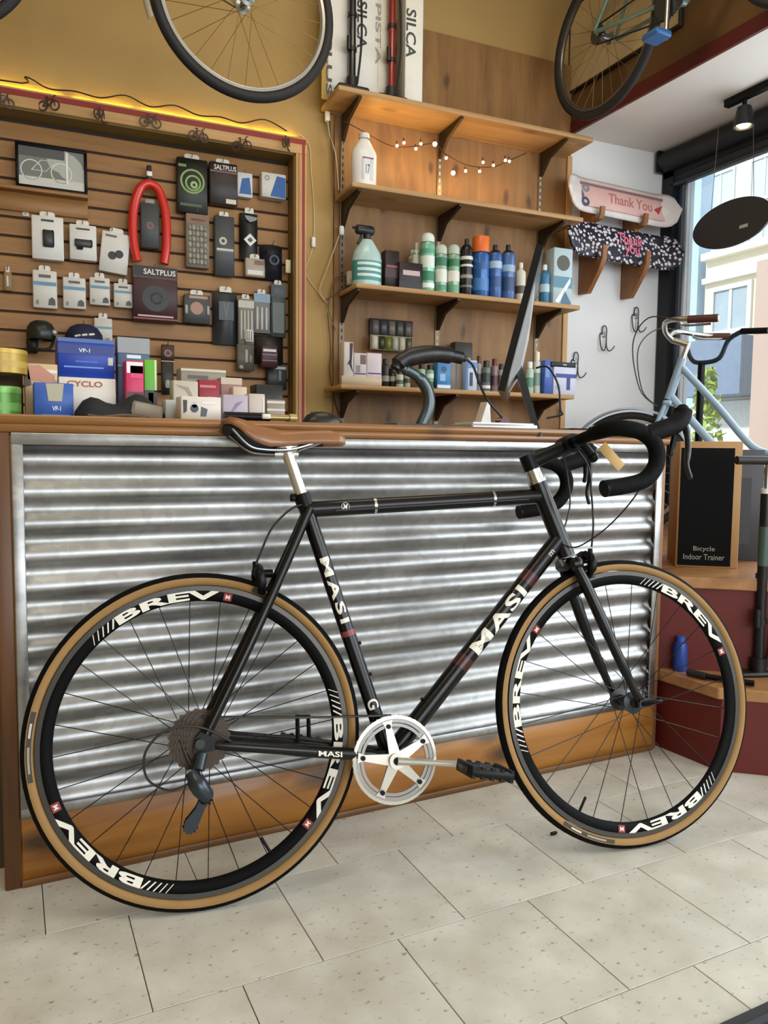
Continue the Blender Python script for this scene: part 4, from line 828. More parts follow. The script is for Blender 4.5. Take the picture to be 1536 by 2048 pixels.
hang('grip_box', 'small maroon box with white lettering in front of the dark gloves', 'box', R_(520,694,552,736,-.02), -.02, .03, '#41232e', [('r', 'printed_line', '#d9d5d2', 0.100, 0.900, 0.740, 0.860), ('r', 'printed_bar', '#8f6a78', .05, .95, .58, .63), ('r', 'printed_bar', '#8f6a78', .05, .95, .3, .34)], tab=False, peg=False)
hang('cable_pack', 'clear bag of silver ends left of the maroon grip box', 'packet', R_(472,690,506,742,-.06), -.06, .025, '#57544a', [('b', 'silver_end', '#b3b3a8', .45, .62, .3, .8, .006), ('b', 'silver_end', '#a5a59a', .1, .35, .06, .2, .006), ('b', 'silver_end', '#8f8f86', .7, .85, .3, .6, .006)], tab=False)
hang('lever_pack', 'black and teal clear pack low in the right corner of the slats', 'packet', R_(532,732,570,780,-.07), -.07, .03, '#252c2c', [('r', 'header_card', '#a9b0ac', .4, .95, .84, .95), ('b', 'silver_part', '#7d8a88', .55, .7, .35, .8, .006)], tab=False)
hang('brake_pad_card', 'small dark card with a brown badge right of the grey blue box', 'card', R_(322,690,348,724,-.02), -.02, .012, '#40211c', [('o', 'printed_badge', '#8e6450', .5, .5, .28, .6), ('r', 'printed_bar', '#c9b9a8', .0, 1, .0, .05)], tab=False)
hang('multitool_pack', 'narrow black pack below the small dark card with brown badge', 'packet', R_(322,724,346,790,-.02), -.02, .02, '#171615', [('b', 'silver_part', '#a9a69e', .3, .75, .2, .45, .005)], tab=False, peg=False)
hang('keyring_hook', 'small clear packet at the far left edge of the slats', 'packet', R_(8,545,24,582,SD), SD, .01, '#8a7350', [('b', 'silver_part', '#c9c4b4', .3, .6, .2, .8, .004)])
# helmet and cap
hr = R_(52,632,112,702,-.03); 
t = wthing('helmet', 'round black helmet hanging above the yellow tin', 'helmet', (hr[0]+hr[2])/2, .0, hr[1]); w = (hr[2]-hr[0])
MB().lathe([(.001, w*1.06), (w*.2, w*1.04), (w*.36, w*.96), (w*.46, w*.80), (w*.5, w*.62), (w*.49, w*.45), (w*.46, w*.36), (w*.42, w*.36), (w*.40, w*.5)], 24, 'z').build('shell', M('#161a18', .35), t)
MB().tube(spline([(-w*.42, 0, w*.4), (-w*.3, -.02, w*.08), (0, -.03, .0), (w*.3, -.02, w*.08), (w*.42, 0, w*.4)], 5), .006, 8).build('chin_strap', M('#0d0d0d', .7), t)
MB().ball((w*.44, -.03, w*.62), .012).build('dial', M('#a9b0b4', .3, .5), t)
MB().rbox(-w*.5, -w*.1, .02, .06, -.01, w*.5, .01).build('carton_backing', M('#1c1916', .6), t)
t = wthing('cycling_cap', 'dark blue cap with white lettering hanging behind the blue box', 'cap', WL_(168,660,-.02)[0], -.03, WL_(168,690,-.02)[1])
w = .150
MB().lathe([(.001, .085), (w*.2, .082), (w*.36, .070), (w*.47, .045), (w*.5, .015), (w*.5, .0)], 22, 'z').build('crown', M('#101a3c', .7), t)
MB().prism([(-w*.4, .004), (w*.4, .004), (w*.34, -.006), (-w*.34, -.006)], -.10, -.04).build('peak', M('#0d1635', .7), t)
for k in range(3): MB().tube([((-.036+k*.026), -math.sqrt((w*.5)**2-(-.036+k*.026)**2)-.001, .026+k*.004), ((-.016+k*.026), -math.sqrt((w*.5)**2-(-.016+k*.026)**2)-.001, .030+k*.004)], .0045, 6).build('printed_mark', WHITE, t)
link('peg_hook', peg_me, wb, (WL_(168,660,-.02)[0], .03, WL_(168,690,-.02)[1]+.09))

# ------------------------------------------------------------------ goods on the shelves
def carton(name, label, cat, R, d, dp, c, ex=(), group=None, z=None, rot=0., rough=.5, roll=0.):
    u0, z0, u1, z1 = R; w = u1-u0; zb = z0 if z is None else z; h = z1-zb
    t = wthing(name, label, cat, (u0+u1)/2, d, zb+.0004, group, rot, roll)
    MB().rbox(-w/2, w/2, -dp/2, dp/2, 0, h, min(.002, dp*.2)).build('carton', M(c, rough), t); card_extra(t, ex, w, h, -dp/2); return t
# top shelf: pump cartons and pumps
D1 = .17
PC = []
PC.append(carton('pump_carton', 'white pump carton lettered down its side, leftmost on the topmost shelf', 'box', RR(650, -120, 688, 175, .14), .14, .09, '#d8d5cb', [], z=S1))
PC.append(carton('pump_carton', 'white pump carton with black lettering behind the black floor pump', 'box', RR(690, -120, 748, 185, .13), .13, .09, '#d6d3ca', [], z=S1))
PC.append(carton('pump_carton', 'narrow cream pump carton between the two floor pumps', 'box', RR(748, -120, 772, 190, .13), .13, .09, '#cdc6b4', [], z=S1))
PC.append(carton('pump_carton', 'white pump carton with black lettering, rightmost on the topmost shelf', 'box', RR(803, -120, 838, 195, .17), .17, .09, '#dcd9cd', [], z=S1))
def side_text(t, x0, y0, x1, y1, d, s_, c_):
    q = RR(x0, y0, x1, y1, d); a = (q[0]+q[2])/2; lx = a-(Vector(t.location)-WO).dot(WU)
    front_text(s_, lx, (q[1]+q[3])/2-t.location.z, q[3]-q[1], q[2]-q[0], -.0465, M(c_, .5), t, rot=-PI/2, bold=.015)
side_text(PC[0], 652, 20, 664, 190, .185, 'A PLUS', '#3c3a36'); side_text(PC[1], 714, 2, 734, 98, .175, 'SILCA', '#26262a'); side_text(PC[2], 751, 8, 762, 130, .175, 'PISTA', '#8a8c82'); side_text(PC[3], 812, 18, 832, 116, .215, 'SILCA', '#3a4440')
def floor_pump(u, d, z, label, c, c2, h=.70, base=True):
    t = wthing('floor_pump', label, 'pump', u, d, z+.0004)
    MB().tube([(0, 0, .012), (0, 0, h*.86)], .0155, 16).build('barrel', M(c, .3, .2, .1, 14, 0, .3), t)
    MB().rbox(-.07, .07, -.03, .03, 0, .014, .005).tube([(0, 0, .010), (0, 0, .055)], .024, 14).build('foot', M(c2, .5), t)
    for zz in (.16, .30): MB().tube([(0, 0, zz), (0, 0, zz+.016)], .0195, 14).build('collar', M(c2, .4), t)
    MB().tube([(0, 0, h*.86), (0, 0, h)], .007, 10).build('plunger', STEEL, t); MB().tube([(-.10, 0, h), (.10, 0, h)], .013, 12).build('handle', M(c2, .5), t)
    MB().tube(spline([(.02, -.01, .03), (.035, -.018, .2), (.032, -.015, .4), (.022, -.01, .52)], 5), .005, 8).build('hose', M('#101010', .6), t)
    MB().tube([(-.022, -.02, .155), (-.022, -.02, .21)], .010, 10).build('chuck', M(c2, .4), t)
    return t
floor_pump(WL_(704,150,.215)[0], .215, S1, 'black floor pump standing on the topmost shelf', '#17181a', '#0d0d0e')
floor_pump(WL_(786,180,.22)[0], .20, S1, 'red floor pump standing on the topmost shelf', '#7e1d1c', '#1a1010')
t = wthing('insulator_stub', 'small dark bracket ends poking up behind the topmost shelf', 'bracket', WL_(878,200,.02)[0], .025, S1)
MB().rbox(-.010, -.002, -.004, .0, 0, .03, .001).rbox(.002, .010, -.004, .0, 0, .026, .001).build('prongs', M('#2b1f14', .5), t)
# bottles and cans
def bottle(u, d, z, r, h, c, capc, label, cat='bottle', neck=.35, sh=.72, bands=(), group=None, name='bottle', n=18, nh=.14, sq=1.0):
    t = wthing(name, label, cat, u, d, z+.0004, group)
    sc_ = Matrix.Diagonal((1, sq, 1, 1))
    MB().lathe([(.001, 0), (r*.94, 0), (r, r*.08), (r, h*sh), (r*.92, h*(sh+.05)), (r*neck*1.3, h*(1-nh-.03)), (r*neck, h*(1-nh)), (r*neck, h*(1-nh*.8)), (.001, h*(1-nh*.8))], n, 'z', mat=sc_).build('body', M(c, .35), t)
    MB().lathe([(r*neck*1.2, h*(1-nh)), (r*neck*1.2, h*.985), (r*neck*1.05, h), (.001, h)], n, 'z').build('cap', M(capc, .4), t)
    for (c_, a, b) in bands: MB().lathe([(r*1.006, h*a), (r*1.006, h*b)], n, 'z', mat=sc_).build('label_band', M(c_, .45), t)
    return t
def can(u, d, z, r, h, c, capc, label, bands=(), group='spray cans', caph=.20, capr=.94, capshape='dome', mark=None):
    t = wthing('spray_can', label, 'spray can', u, d, z+.0004, group)
    MB().lathe([(.001, 0), (r*.93, 0), (r, .004), (r, h*(1-caph-.05)), (r*.96, h*(1-caph-.03)), (r*.86, h*(1-caph))], 22, 'z').build('body', M(c, .28, .25), t)
    if capshape == 'dome': MB().lathe([(r*capr, h*(1-caph)), (r*capr, h*.92), (r*capr*.85, h*.97), (r*.5, h), (.001, h)], 22, 'z').build('cap', M(capc, .35), t)
    elif capshape == 'flat': MB().lathe([(r*capr, h*(1-caph)), (r*capr, h*.99), (r*capr*.96, h), (.001, h)], 22, 'z').build('cap', M(capc, .35), t)
    else:
        MB().lathe([(r*.86, h*(1-caph)), (r*.6, h*(1-caph*.72)), (r*.34, h*(1-caph*.62)), (r*.34, h*.97), (r*.28, h), (.001, h)], 22, 'z').build('cap', M(capc, .35), t)
    for (c_, a, b) in bands: MB().lathe([(r*1.006, h*a), (r*1.006, h*b)], 22, 'z').build('label_band', M(c_, .4), t)
    return t
# second shelf
q = RR(703, 268, 752, 368, .20); t = bottle((q[0]+q[2])/2, .20, S2, (q[2]-q[0])/2, q[3]-S2, '#dcdad4', '#d4d2cc', 'white plastic bottle alone on the second shelf', sh=.62, nh=.10, neck=.34, sq=.7)
MB().rbox(-.022, .030, -.0385, -.0335, .02, .105, .001).build('label', M('#c8ccd2', .5), t); MB().box(-.02, .03, -.0392, -.0384, .108, .114).build('label_stripe', M('#7b4a72', .5), t); front_text('17', .004, .065, .018, .04, -.0393, M('#565a70', .5), t, bold=.02)
# third shelf
q = RR(705, 480, 762, 570, .19); ub = (q[0]+q[2])/2; rb = (q[2]-q[0])/2
t = wthing('spray_bottle', 'clear teal labelled spray bottle with black trigger, left on the third shelf', 'spray bottle', ub, .19, S3+.0004)
hh = q[3]-S3
MB().lathe([(.001, 0), (rb*.96, 0), (rb, .006), (rb, hh*.58), (rb*.9, hh*.72), (rb*.42, hh*.97), (rb*.34, hh)], 20, 'z', mat=Matrix.Diagonal((1, .72, 1, 1))).build('body', M('#a8c4c0', .25), t)
MB().lathe([(rb*1.006, hh*.1), (rb*1.006, hh*.52)], 20, 'z', mat=Matrix.Diagonal((1, .72, 1, 1))).build('label_band', M('#3d8a86', .4), t)
for zz in (.18, .30, .42): MB().lathe([(rb*1.012, hh*zz), (rb*1.012, hh*(zz+.06))], 12, 'z', mat=Matrix.Diagonal((1, .72, 1, 1)), arc=(PI*1.2, PI*1.8)).build('label_print', M('#cfdcd8', .4), t)
MB().tube([(0, 0, hh), (0, 0, hh+.022)], .016, 14).rbox(-.055, .032, -.016, .016, hh+.022, hh+.058, .008).build('trigger_head', M('#16181a', .4), t)
MB().tube(spline([(-.022, 0, hh+.024), (-.032, 0, hh-.002), (-.046, 0, hh-.022)], 4), [.007]*4+[.006]*4+[.004], 8).build('trigger', M('#16181a', .4), t); MB().tube([(-.055, 0, hh+.046), (-.068, 0, hh+.046)], .006, 8).build('nozzle', M('#16181a', .4), t)
carton('lube_box', 'tall dark box with a maroon stripe beside the teal spray bottle', 'box', RR(766, 504, 794, 572, .17), .17, .05, '#1e1416', [('r', 'printed_stripe', '#8d4a58', .1, .9, .56, .62), ('r', 'printed_panel', '#3a1c24', .0, 1, .3, .54)], z=S3)
carton('lube_box', 'low dark box with pale lettering left of the green cans', 'box', RR(794, 528, 842, 574, .19), .19, .05, '#241519', [('r', 'printed_line', '#b9a6a4', 0.150, 0.850, 0.530, 0.710), ('r', 'printed_bar', '#14100f', .0, 1, .0, .3)], z=S3)
GB = [('#dfe8e2', .06, .14), ('#2f7a58', .18, .34), ('#d4dcd2', .40, .60), ('#4f9a78', .64, .72)]
for i, (x0, x1, y0, y1, d_, c_, cap_, lab, bands, kw) in enumerate((
    (816, 832, 500, 575, .10, '#7f9a80', '#c9cfc4', 'small pale green can at the back left of the third shelf', [('#aebfae', .3, .6)], dict(capshape='nozzle')),
    (824, 842, 486, 575, .145, '#8fa58c', '#cfd4c8', 'pale green can half hidden behind the tallest green can', [('#5d8a6c', .3, .5), ('#c4cdbd', .55, .75)], dict(capshape='nozzle')),
    (841, 868, 467, 578, .20, '#7fb79c', '#cfd8d0', 'tallest mint green spray can with a domed white cap', GB, dict(caph=.16)),
    (870, 893, 490, 580, .20, '#8ba893', '#b9c2b6', 'green and white spray can, second of the green row', [('#2c6b52', .55, .72), ('#dadcd2', .22, .48), ('#4d8a6c', .05, .16)], dict(caph=.2)),
    (895, 918, 490, 583, .20, '#86a78c', '#b4bcae', 'green and white spray can next to the black can', [('#2f6f4e', .55, .70), ('#d6d4c8', .25, .46), ('#5f9878', .05, .18)], dict(caph=.2)),
    (921, 944, 478, 585, .20, '#17181a', '#1b1b1d', 'black spray can with white printing', [('#c9c8c0', .62, .68), ('#8f8d86', .30, .36), ('#d2cfc6', .50, .54), ('#6a6a60', .14, .18)], dict(capshape='nozzle', caph=.16)),
    (946, 976, 475, 587, .20, '#2f5f9e', '#d8692a', 'blue spray can with a wide orange cap', [('#3f78b8', .1, .3), ('#24508c', .45, .55)], dict(capshape='flat', caph=.26, capr=1.0)),
    (977, 1002, 490, 590, .20, '#3d5f96', '#17191c', 'blue spray can with black nozzle right of the orange capped can', [('#9db6cc', .55, .68), ('#25477c', .2, .4)], dict(capshape='nozzle', caph=.16)),
    (1003, 1028, 490, 592, .20, '#46669a', '#17191c', 'blue spray can with black nozzle nearest the monitor', [('#8aa6c0', .5, .62), ('#22406e', .15, .4)], dict(capshape='nozzle', caph=.16)))):
    q = RR(x0, y0, x1, y1, d_); can((q[0]+q[2])/2, d_, S3, (q[2]-q[0])/2, q[3]-S3, c_, cap_, lab, bands, **kw)
q = RR(1032, 526, 1050, 592, .19); bottle((q[0]+q[2])/2, .19, S3, (q[2]-q[0])/2, q[3]-S3, '#c9c5b6', '#d8d4c8', 'small cream bottle between the blue cans and the monitor', bands=[('#4a463c', .2, .4)])
q = RR(1078, 500, 1096, 598, .18); bottle((q[0]+q[2])/2, .19, S3, (q[2]-q[0])/2, (q[3]-S3)*.72, '#2f6f96', '#e0e4e4', 'small teal blue bottle beside the cutaway blue box', bands=[('#a9c4d0', .3, .5)])
carton('cutaway_box', 'pale blue box with a dark round gear picture, right end of third shelf', 'box', RR(1099, 500, 1136, 600, .19), .19, .07, '#a9bfc6', [('o', 'printed_gear', '#3c3a2c', .5, .74, .34, 0), ('p', 'printed_shape', '#dfeaee', [(.1, .05), (.9, .5), (.9, .40), (.3, .03)]), ('r', 'printed_bar', '#4d7f96', .0, 1, .30, .50), ('p', 'printed_shape', '#39617c', [(.55, .3), (.95, .05), (.95, .0), (.4, .0)])], z=S3)
# lowest shelf
D4 = .20
carton('lotion_box', 'white box with a dark ribbon picture at the left end of the lowest shelf', 'box', RR(683, 686, 702, 770, D4), D4, .06, '#cfc8c4', [('p', 'printed_ribbon', '#3a2832', [(.6, .98), (.95, .98), (.8, .5), (.95, .3), (.5, .5), (.3, .45), (.6, .6)])], z=S4)
carton('lotion_box', 'white and lilac box with two rows of pictures on the lowest shelf', 'box', RR(703, 708, 728, 770, D4), D4, .06, '#cdc6cc', [('r', 'printed_panel', '#8f8a90', .15, .5, .40, .62), ('r', 'printed_bar', '#5c3f5c', .05, .95, .34, .38), ('r', 'printed_panel', '#7d5c54', .5, .95, .66, .95)], z=S4)
carton('lotion_box', 'white and pink box with a purple line on the lowest shelf', 'box', RR(729, 708, 758, 770, D4), D4, .06, '#d6ccd4', [('r', 'printed_bar', '#5c3f5c', .05, .95, .36, .40), ('r', 'printed_panel', '#c9b0c0', .1, .9, .08, .30), ('r', 'printed_bar', '#e6e2e0', .45, .52, .05, .34)], z=S4)
carton('tissue_box', 'low cream tray along the front left of the lowest shelf', 'box', RR(680, 754, 760, 772, .225), .2365, .02, '#cbb69a', [], z=S4)
carton('sachet_display', 'dark display card of sachets hanging above the lowest shelf', 'display', RR(738, 640, 824, 674, .03), .035, .012, '#3a3230', [('b', 'sachet', ('#5d5552', '#3f4144', '#6b625c', '#4a4a44', '#57504c')[i], .04+i*.19, .2+i*.19, .08, .9, .008) for i in range(5)])
carton('sachet_display', 'pale display card with olive and white sachets, lower of the two', 'display', RR(740, 672, 824, 702, .06), .06, .012, '#8f8a74', [('b', 'sachet', ('#c4c0b0', '#2d3014', '#6a7020', '#a9a898', '#b9b4a0', '#4b4f30')[i], .03+i*.162, .165+i*.162, .06, .92, .008) for i in range(6)])
carton('small_part_box', 'small black fronted box behind the desk lamp head', 'box', RR(905, 686, 940, 725, .07), .07, .05, '#3b3936', [('r', 'printed_bar', '#8d9490', .1, .9, .62, .70), ('r', 'printed_bar', '#6b6f6c', .1, .9, .45, .50)], z=S4)
specs = [  # x0,x1,ytop, d, body, cap, label, bands
 (763, 778, 718, .19, '#17150f', '#101010', 'black jar first right of the white lotion boxes', [('#8a8a78', .2, .4)]),
 (779, 791, 726, .19, '#24231a', '#c9c4ae', 'black jar with a cream lid behind the desk lamp arm', [('#9a9a88', .25, .45)]),
 (792, 806, 742, .21, '#b9bfae', '#2b2b26', 'short pale jar beneath the desk lamp head', [('#4c5a4c', .2, .45)]),
 (808, 820, 738, .20, '#a9b0a0', '#1d1d1a', 'pale jar touching the desk lamp arm', [('#3b4a3c', .25, .5)]),
 (835, 850, 728, .20, '#8fb79c', '#16181a', 'mint bottle with a black cap right of the lamp arm', [('#2f6a4c', .25, .5)]),
 (852, 867, 730, .20, '#7fae90', '#16181a', 'darker green bottle with a black cap next to the blue box', [('#dfe8dc', .45, .62), ('#275c42', .1, .3)]),
 (912, 924, 724, .155, '#5d564c', '#2a211d', 'brown bottle behind the lamp cable', [('#a59a86', .3, .5)]),
 (926, 937, 716, .18, '#b9b6aa', '#2a2326', 'slim white bottle with a dark cap behind the lamp cable', [('#4a4440', .4, .6)]),
 (952, 963, 712, .18, '#9a948a', '#4a2c24', 'slim bottle with a brown cap left of the dark framed bottle', [('#4f4a46', .2, .5)]),
 (964, 980, 722, .20, '#5f6a66', '#1a1c1c', 'dark bottle with a white edged label', [('#cfd6d2', .1, .2), ('#2a3432', .3, .6)]),
 (982, 995, 718, .18, '#7d6a68', '#5a2026', 'reddish capped bottle close to the monitor', [('#4a2a34', .2, .5)]),
 (996, 1008, 728, .18, '#8f8c86', '#2c2426', 'grey bottle partly behind the monitor edge', [('#5d4c54', .3, .6)]),
 (1052, 1066, 724, .20, '#a9c4b4', '#e2e4dc', 'pale green bottle right of the monitor', [('#5d8a76', .2, .5)]),
 (1067, 1080, 704, .18, '#c9d0c4', '#e0d8c0', 'tall cream capped bottle right of the monitor', [('#7d9a8c', .2, .5)])]
for x0, x1, yt, d_, c_, cap_, lab, bands in specs:
    q = RR(x0, yt, x1, 780, d_); bottle((q[0]+q[2])/2, d_, S4, (q[2]-q[0])/2, q[3]-S4, c_, cap_, lab, bands=bands, group='small bottles on the lowest shelf', neck=.55, nh=.2)
carton('tube_box', 'sky blue box with a white figure on the lowest shelf', 'box', RR(870, 724, 896, 776, .20), .20, .05, '#3f86c4', [('r', 'printed_bar', '#cfe0ec', .0, 1, .04, .16), ('o', 'printed_figure', '#1b3a66', .5, .72, .2, 0), ('r', 'printed_panel', '#8dbbe0', .2, .6, .3, .55)], z=S4)
carton('tube_box', 'grey brown box between the two blue boxes', 'box', RR(899, 720, 924, 778, .19), .17, .05, '#8a7f76', [('r', 'printed_bar', '#5b524c', .45, .55, .0, 1)], z=S4)
carton('tube_box', 'blue and white box with a dark bottle picture', 'box', RR(926, 722, 949, 778, .20), .20, .05, '#b9c9dc', [('r', 'printed_bottle', '#20283a', .35, .62, .15, .6), ('r', 'printed_panel', '#3f6ea8', .0, .2, .0, 1), ('r', 'printed_panel', '#5d86bc', .2, 1, .75, .95)], z=S4)
carton('cleaner_box', 'blue box beside the rightmost box on the lowest shelf', 'box', RR(1082, 722, 1098, 782, .19), .19, .06, '#3f5fae', [('r', 'printed_panel', '#6f8cc8', .1, .6, .5, .85)], z=S4)
carton('cleaner_box', 'white box with blue T shaped print and black lid, rightmost on the lowest shelf', 'box', RR(1099, 736, 1143, 784, .19), .19, .07, '#c3c9de', [('r', 'printed_bar', '#2f428f', .08, 1, .62, .76), ('r', 'printed_bar', '#2a3470', .58, .74, .18, .62), ('o', 'printed_dot', '#8f98b8', .2, .28, .1, 0)], z=S4)
carton('flat_case', 'flat black case lying on top of the white and blue box', 'case', RR(1094, 726, 1143, 736, .19), .19, .07, '#111214', [('r', 'printed_mark', '#a9adb0', .48, .62, .35, .6)])
# ================================================================== ON THE COUNTER
def cbox(name, label, cat, x0, y0, x1, y1, Y, dp, c, ex=(), z=CTZ, rot=0., group=None, front=None):
    """carton standing on the counter, its front face at distance Y"""
    a, _ = PY_(x0, (y0+y1)/2, Y); b, _ = PY_(x1, (y0+y1)/2, Y); zt = PY_((x0+x1)/2, y0, Y)[1]; w = b-a; h = zt-z
    t = thing(name, label, cat, ((a+b)/2, Y+dp/2, z+.0004), (0, 0, rot), group)
    MB().rbox(-w/2, w/2, -dp/2, dp/2, 0, h, .0015).build('carton', M(c, .45), t); card_extra(t, ex, w, h, -dp/2); return t, zt
def tin(name, label, x0, y0, x1, y1, Y, c, z, lid):
    a = PY_(x0, y0, Y)[0]; b = PY_(x1, y0, Y)[0]; zt = PY_((x0+x1)/2, y0, Y)[1]; r = (b-a)/2; t = thing(name, label, 'tin', ((a+b)/2, Y, z+.0004))
    h = zt-z; MB().lathe([(.001, 0), (r, 0), (r, h*.82), (.001, h*.82)], 26, 'z').build('body', M(c, .35, .2), t); MB().lathe([(r*1.02, h*.80), (r*1.02, h*.97), (r*.97, h), (.001, h)], 26, 'z').build('lid', M(lid, .35, .2), t)
    MB().lathe([(r*1.005, h*.25), (r*1.005, h*.5)], 26, 'z').build('label_band', M(lid, .4), t); return zt
zg = tin('tin', 'green round tin at the left end of the counter', -36, 774, 42, 830, .34, '#5f9a44', CTZ, '#79b45a')
tin('tin', 'gold round tin stacked on the green tin', -50, 700, 54, 830, .36, '#a3852c', PY_(0, 772, .34)[1]+.03, '#b3953a')
tp, _z = cbox('plinth_box', 'dark cardboard box under the gold tin behind the green tin', 'box', -60, 736, 46, 832, .43, .10, '#3a2a18')
cbox('glove_box', 'cream box with a picture of a hand behind the small blue box', 'box', 50, 728, 116, 832, .37, .05, '#c4a884', [('p', 'printed_hand', '#b87f68', [(.05, .95), (.45, .98), (.9, .80), (.95, .66), (.6, .62), (.45, .70), (.1, .72)]), ('p', 'printed_cuff', '#3c2420', [(.0, .98), (.1, .95), (.2, .62), (.0, .58)]), ('r', 'printed_stripe', '#e0dcd0', .55, .98, .84, .90), ('r', 'printed_stripe', '#e0dcd0', .58, .98, .72, .77)])
cbox('patch_kit_box', 'small blue counter box lettered in white in front of the hand box', 'box', 68, 766, 147, 832, .25, .06, '#2c56a6', [('p', 'printed_notch', '#a9a58c', [(.30, .98), (.76, .98), (.70, .50), (.36, .50)]), ('r', 'printed_divider', '#7a7a66', .52, .54, .5, .98), ('t', 'VP-1', '#d4dcea', .56, .30, .22, .13), ('r', 'printed_line', '#6f8fca', .2, .9, .10, .13)])
t, zc = cbox('cyclo_box', 'long white box with red lettering under the big blue box', 'box', 118, 756, 232, 832, .36, .12, '#d5cfc4', [('t', 'CYCLO', '#a2442e', .45, .86, .62, .13)])
cbox('patch_kit_box', 'big open blue display box lettered in white stacked on the white lettered box', 'box', 116, 678, 229, 756, .37, .11, '#123aa0', [('t', 'VP-1', '#cfd8ea', .46, .70, .20, .10), ('r', 'printed_panel', '#0d2a78', .0, 1, .60, .84), ('r', 'top_flap', '#3f5f9c', .0, 1, .90, 1.0), ('r', 'printed_line', '#3f6acc', .3, .7, .40, .43), ('r', 'printed_line', '#5f86d8', .1, .8, .25, .29), ('r', 'price_label', '#b9b9b2', .88, .97, .35, .55)], z=zc+.0004)
cbox('tube_box', 'grey blue box with a white logo left of the small dark card', 'box', 236, 676, 300, 832, .39, .05, '#4c6076', [('r', 'printed_header', '#8c8f92', .0, 1, .82, 1.0), ('r', 'printed_line', '#cfdae2', .28, .72, .76, .80), ('r', 'printed_line', '#7d9ab0', .0, 1, .66, .68)])
cbox('sticker_box', 'hot pink and white cube box in front of the grey blue box', 'box', 252, 722, 288, 832, .33, .05, '#c92a60', [('r', 'printed_square', '#e8e0e0', .05, .95, .80, .98), ('r', 'printed_square', '#d8346e', .25, .95, .72, .92), ('r', 'printed_base', '#5a1420', .0, 1, .0, .5)])
cbox('sticker_box', 'bright green narrow box beside the hot pink box', 'box', 289, 720, 314, 832, .33, .05, '#5faa38', [('r', 'printed_line', '#b9dca0', .8, .98, .5, 1), ('r', 'printed_base', '#181a16', .0, 1, .0, .52), ('r', 'printed_mark', '#d6d9d0', .3, .7, .30, .48)])
# black bag lying on the counter
a = PY_(152, 800, .22)[0]; b = PY_(332, 800, .22)[0]; w = b-a
t = thing('saddle_bag', 'black soft bag with a pale strip lying on the counter in front of the boxes', 'bag', ((a+b)/2, .25, CTZ+.0004)); vs = []; fs = []
for i in range(13):
    q = i/12; x = -w/2+w*q; hh = .022+.062*math.sin(PI*min(1, max(0, q))**.9)**.8*(.65+.35*math.sin(q*9+1)); dd = .06*math.sin(PI*(.08+.84*q))**.5
    for k in range(8): an = PI*k/7; vs.append((x, -dd*math.cos(an), hh*math.sin(an)**.8))
for i in range(12):
    for k in range(7): fs.append((i*8+k, i*8+k+1, (i+1)*8+k+1, (i+1)*8+k))
fs += [tuple(range(8)), tuple(96+k for k in range(8))]+[(i*8, (i+1)*8, (i+1)*8+7, i*8+7) for i in range(12)]
MB().add(vs, fs).build('body', M('#11141c', .7), t, angle=70)
MB().rbox(.012, .085, -.066, -.056, .018, .052, .006, Matrix.Rotation(math.radians(10), 4, 'Y')).build('pale_strip', M('#8f8676', .6), t)
MB().tube(spline([(-.08, -.055, .01), (-.05, -.066, .006), (0, -.066, .012), (.05, -.066, .008)], 5), .004, 8).build('cord', M('#5a4a34', .6), t)
# papers, patch kits and small boxes to the right
cbox('small_card_box', 'low grey white box right of the black bag', 'box', 331, 800, 360, 832, .22, .05, '#b9bcb8')
cbox('clear_tray', 'clear grey tray of parts behind the red packets', 'tray', 362, 738, 452, 832, .42, .06, '#8c8576', [('r', 'printed_line', '#c4bea8', .0, 1, .95, .99), ('r', 'printed_line', '#4a4644', .15, .6, .82, .88)])
cbox('red_packet', 'red and pink packet in the middle of the small boxes', 'packet', 398, 760, 440, 832, .32, .03, '#8f2433', [('r', 'printed_bar', '#c46a74', .05, .8, .82, .88), ('r', 'price_label', '#d8b2b0', .42, 1, .40, .62)])
cbox('paper_pack', 'pale grey folded paper pack leaning left of the red packet', 'packet', 344, 762, 396, 832, .30, .03, '#b4ab9c', [('p', 'printed_fold', '#8f8676', [(.1, .9), (.6, .86), (.9, .5), (.85, .45), (.5, .78)])], rot=.15)
cbox('red_packet', 'dusty pink carton right of the red packet', 'box', 442, 756, 484, 832, .38, .04, '#9a7470', [('r', 'printed_header', '#c0ab98', .0, 1, .86, 1.0), ('r', 'printed_base', '#6a3c46', .1, .8, .2, .5)])
cbox('small_card_box', 'small cream carton behind the lilac box', 'box', 466, 774, 494, 832, .30, .04, '#c4b2a0')
cbox('patch_kit_box', 'white box printed with black cartoon shapes at the counter edge', 'box', 362, 794, 442, 834, .12, .06, '#d2cbc0', [('o', 'printed_shape', '#1c2026', .33, .52, .10, 0), ('o', 'printed_shape', '#a9b6c0', .33, .66, .07, 0), ('p', 'printed_shape', '#15171a', [(.05, .85), (.15, .85), (.14, .4), (.06, .3)]), ('p', 'printed_shape', '#3c4a4a', [(.5, .6), (.66, .5), (.62, .2), (.48, .2)]), ('r', 'printed_bar', '#e6e0da', .52, .9, .72, .8)])
cbox('small_card_box', 'lilac printed box right of the white cartoon box', 'box', 446, 790, 496, 830, .16, .06, '#a99fae', [('p', 'printed_shape', '#7d7488', [(.2, .2), (.5, .7), (.8, .8), (.5, .5)])])
cbox('small_card_box', 'white round ended box right of the lilac box', 'box', 498, 788, 530, 832, .24, .05, '#bdb2a8', [('r', 'printed_bar', '#d6d2cc', .85, .97, .2, .9)])
cbox('paper_stack', 'thin stack of pale papers beside the red striped trim', 'papers', 534, 800, 570, 832, .34, .06, '#8c8276', [('r', 'sheet_edge', '#c9c2b6', .0, 1, .86, .95), ('r', 'sheet_edge', '#c9c2b6', .0, 1, .58, .66)])
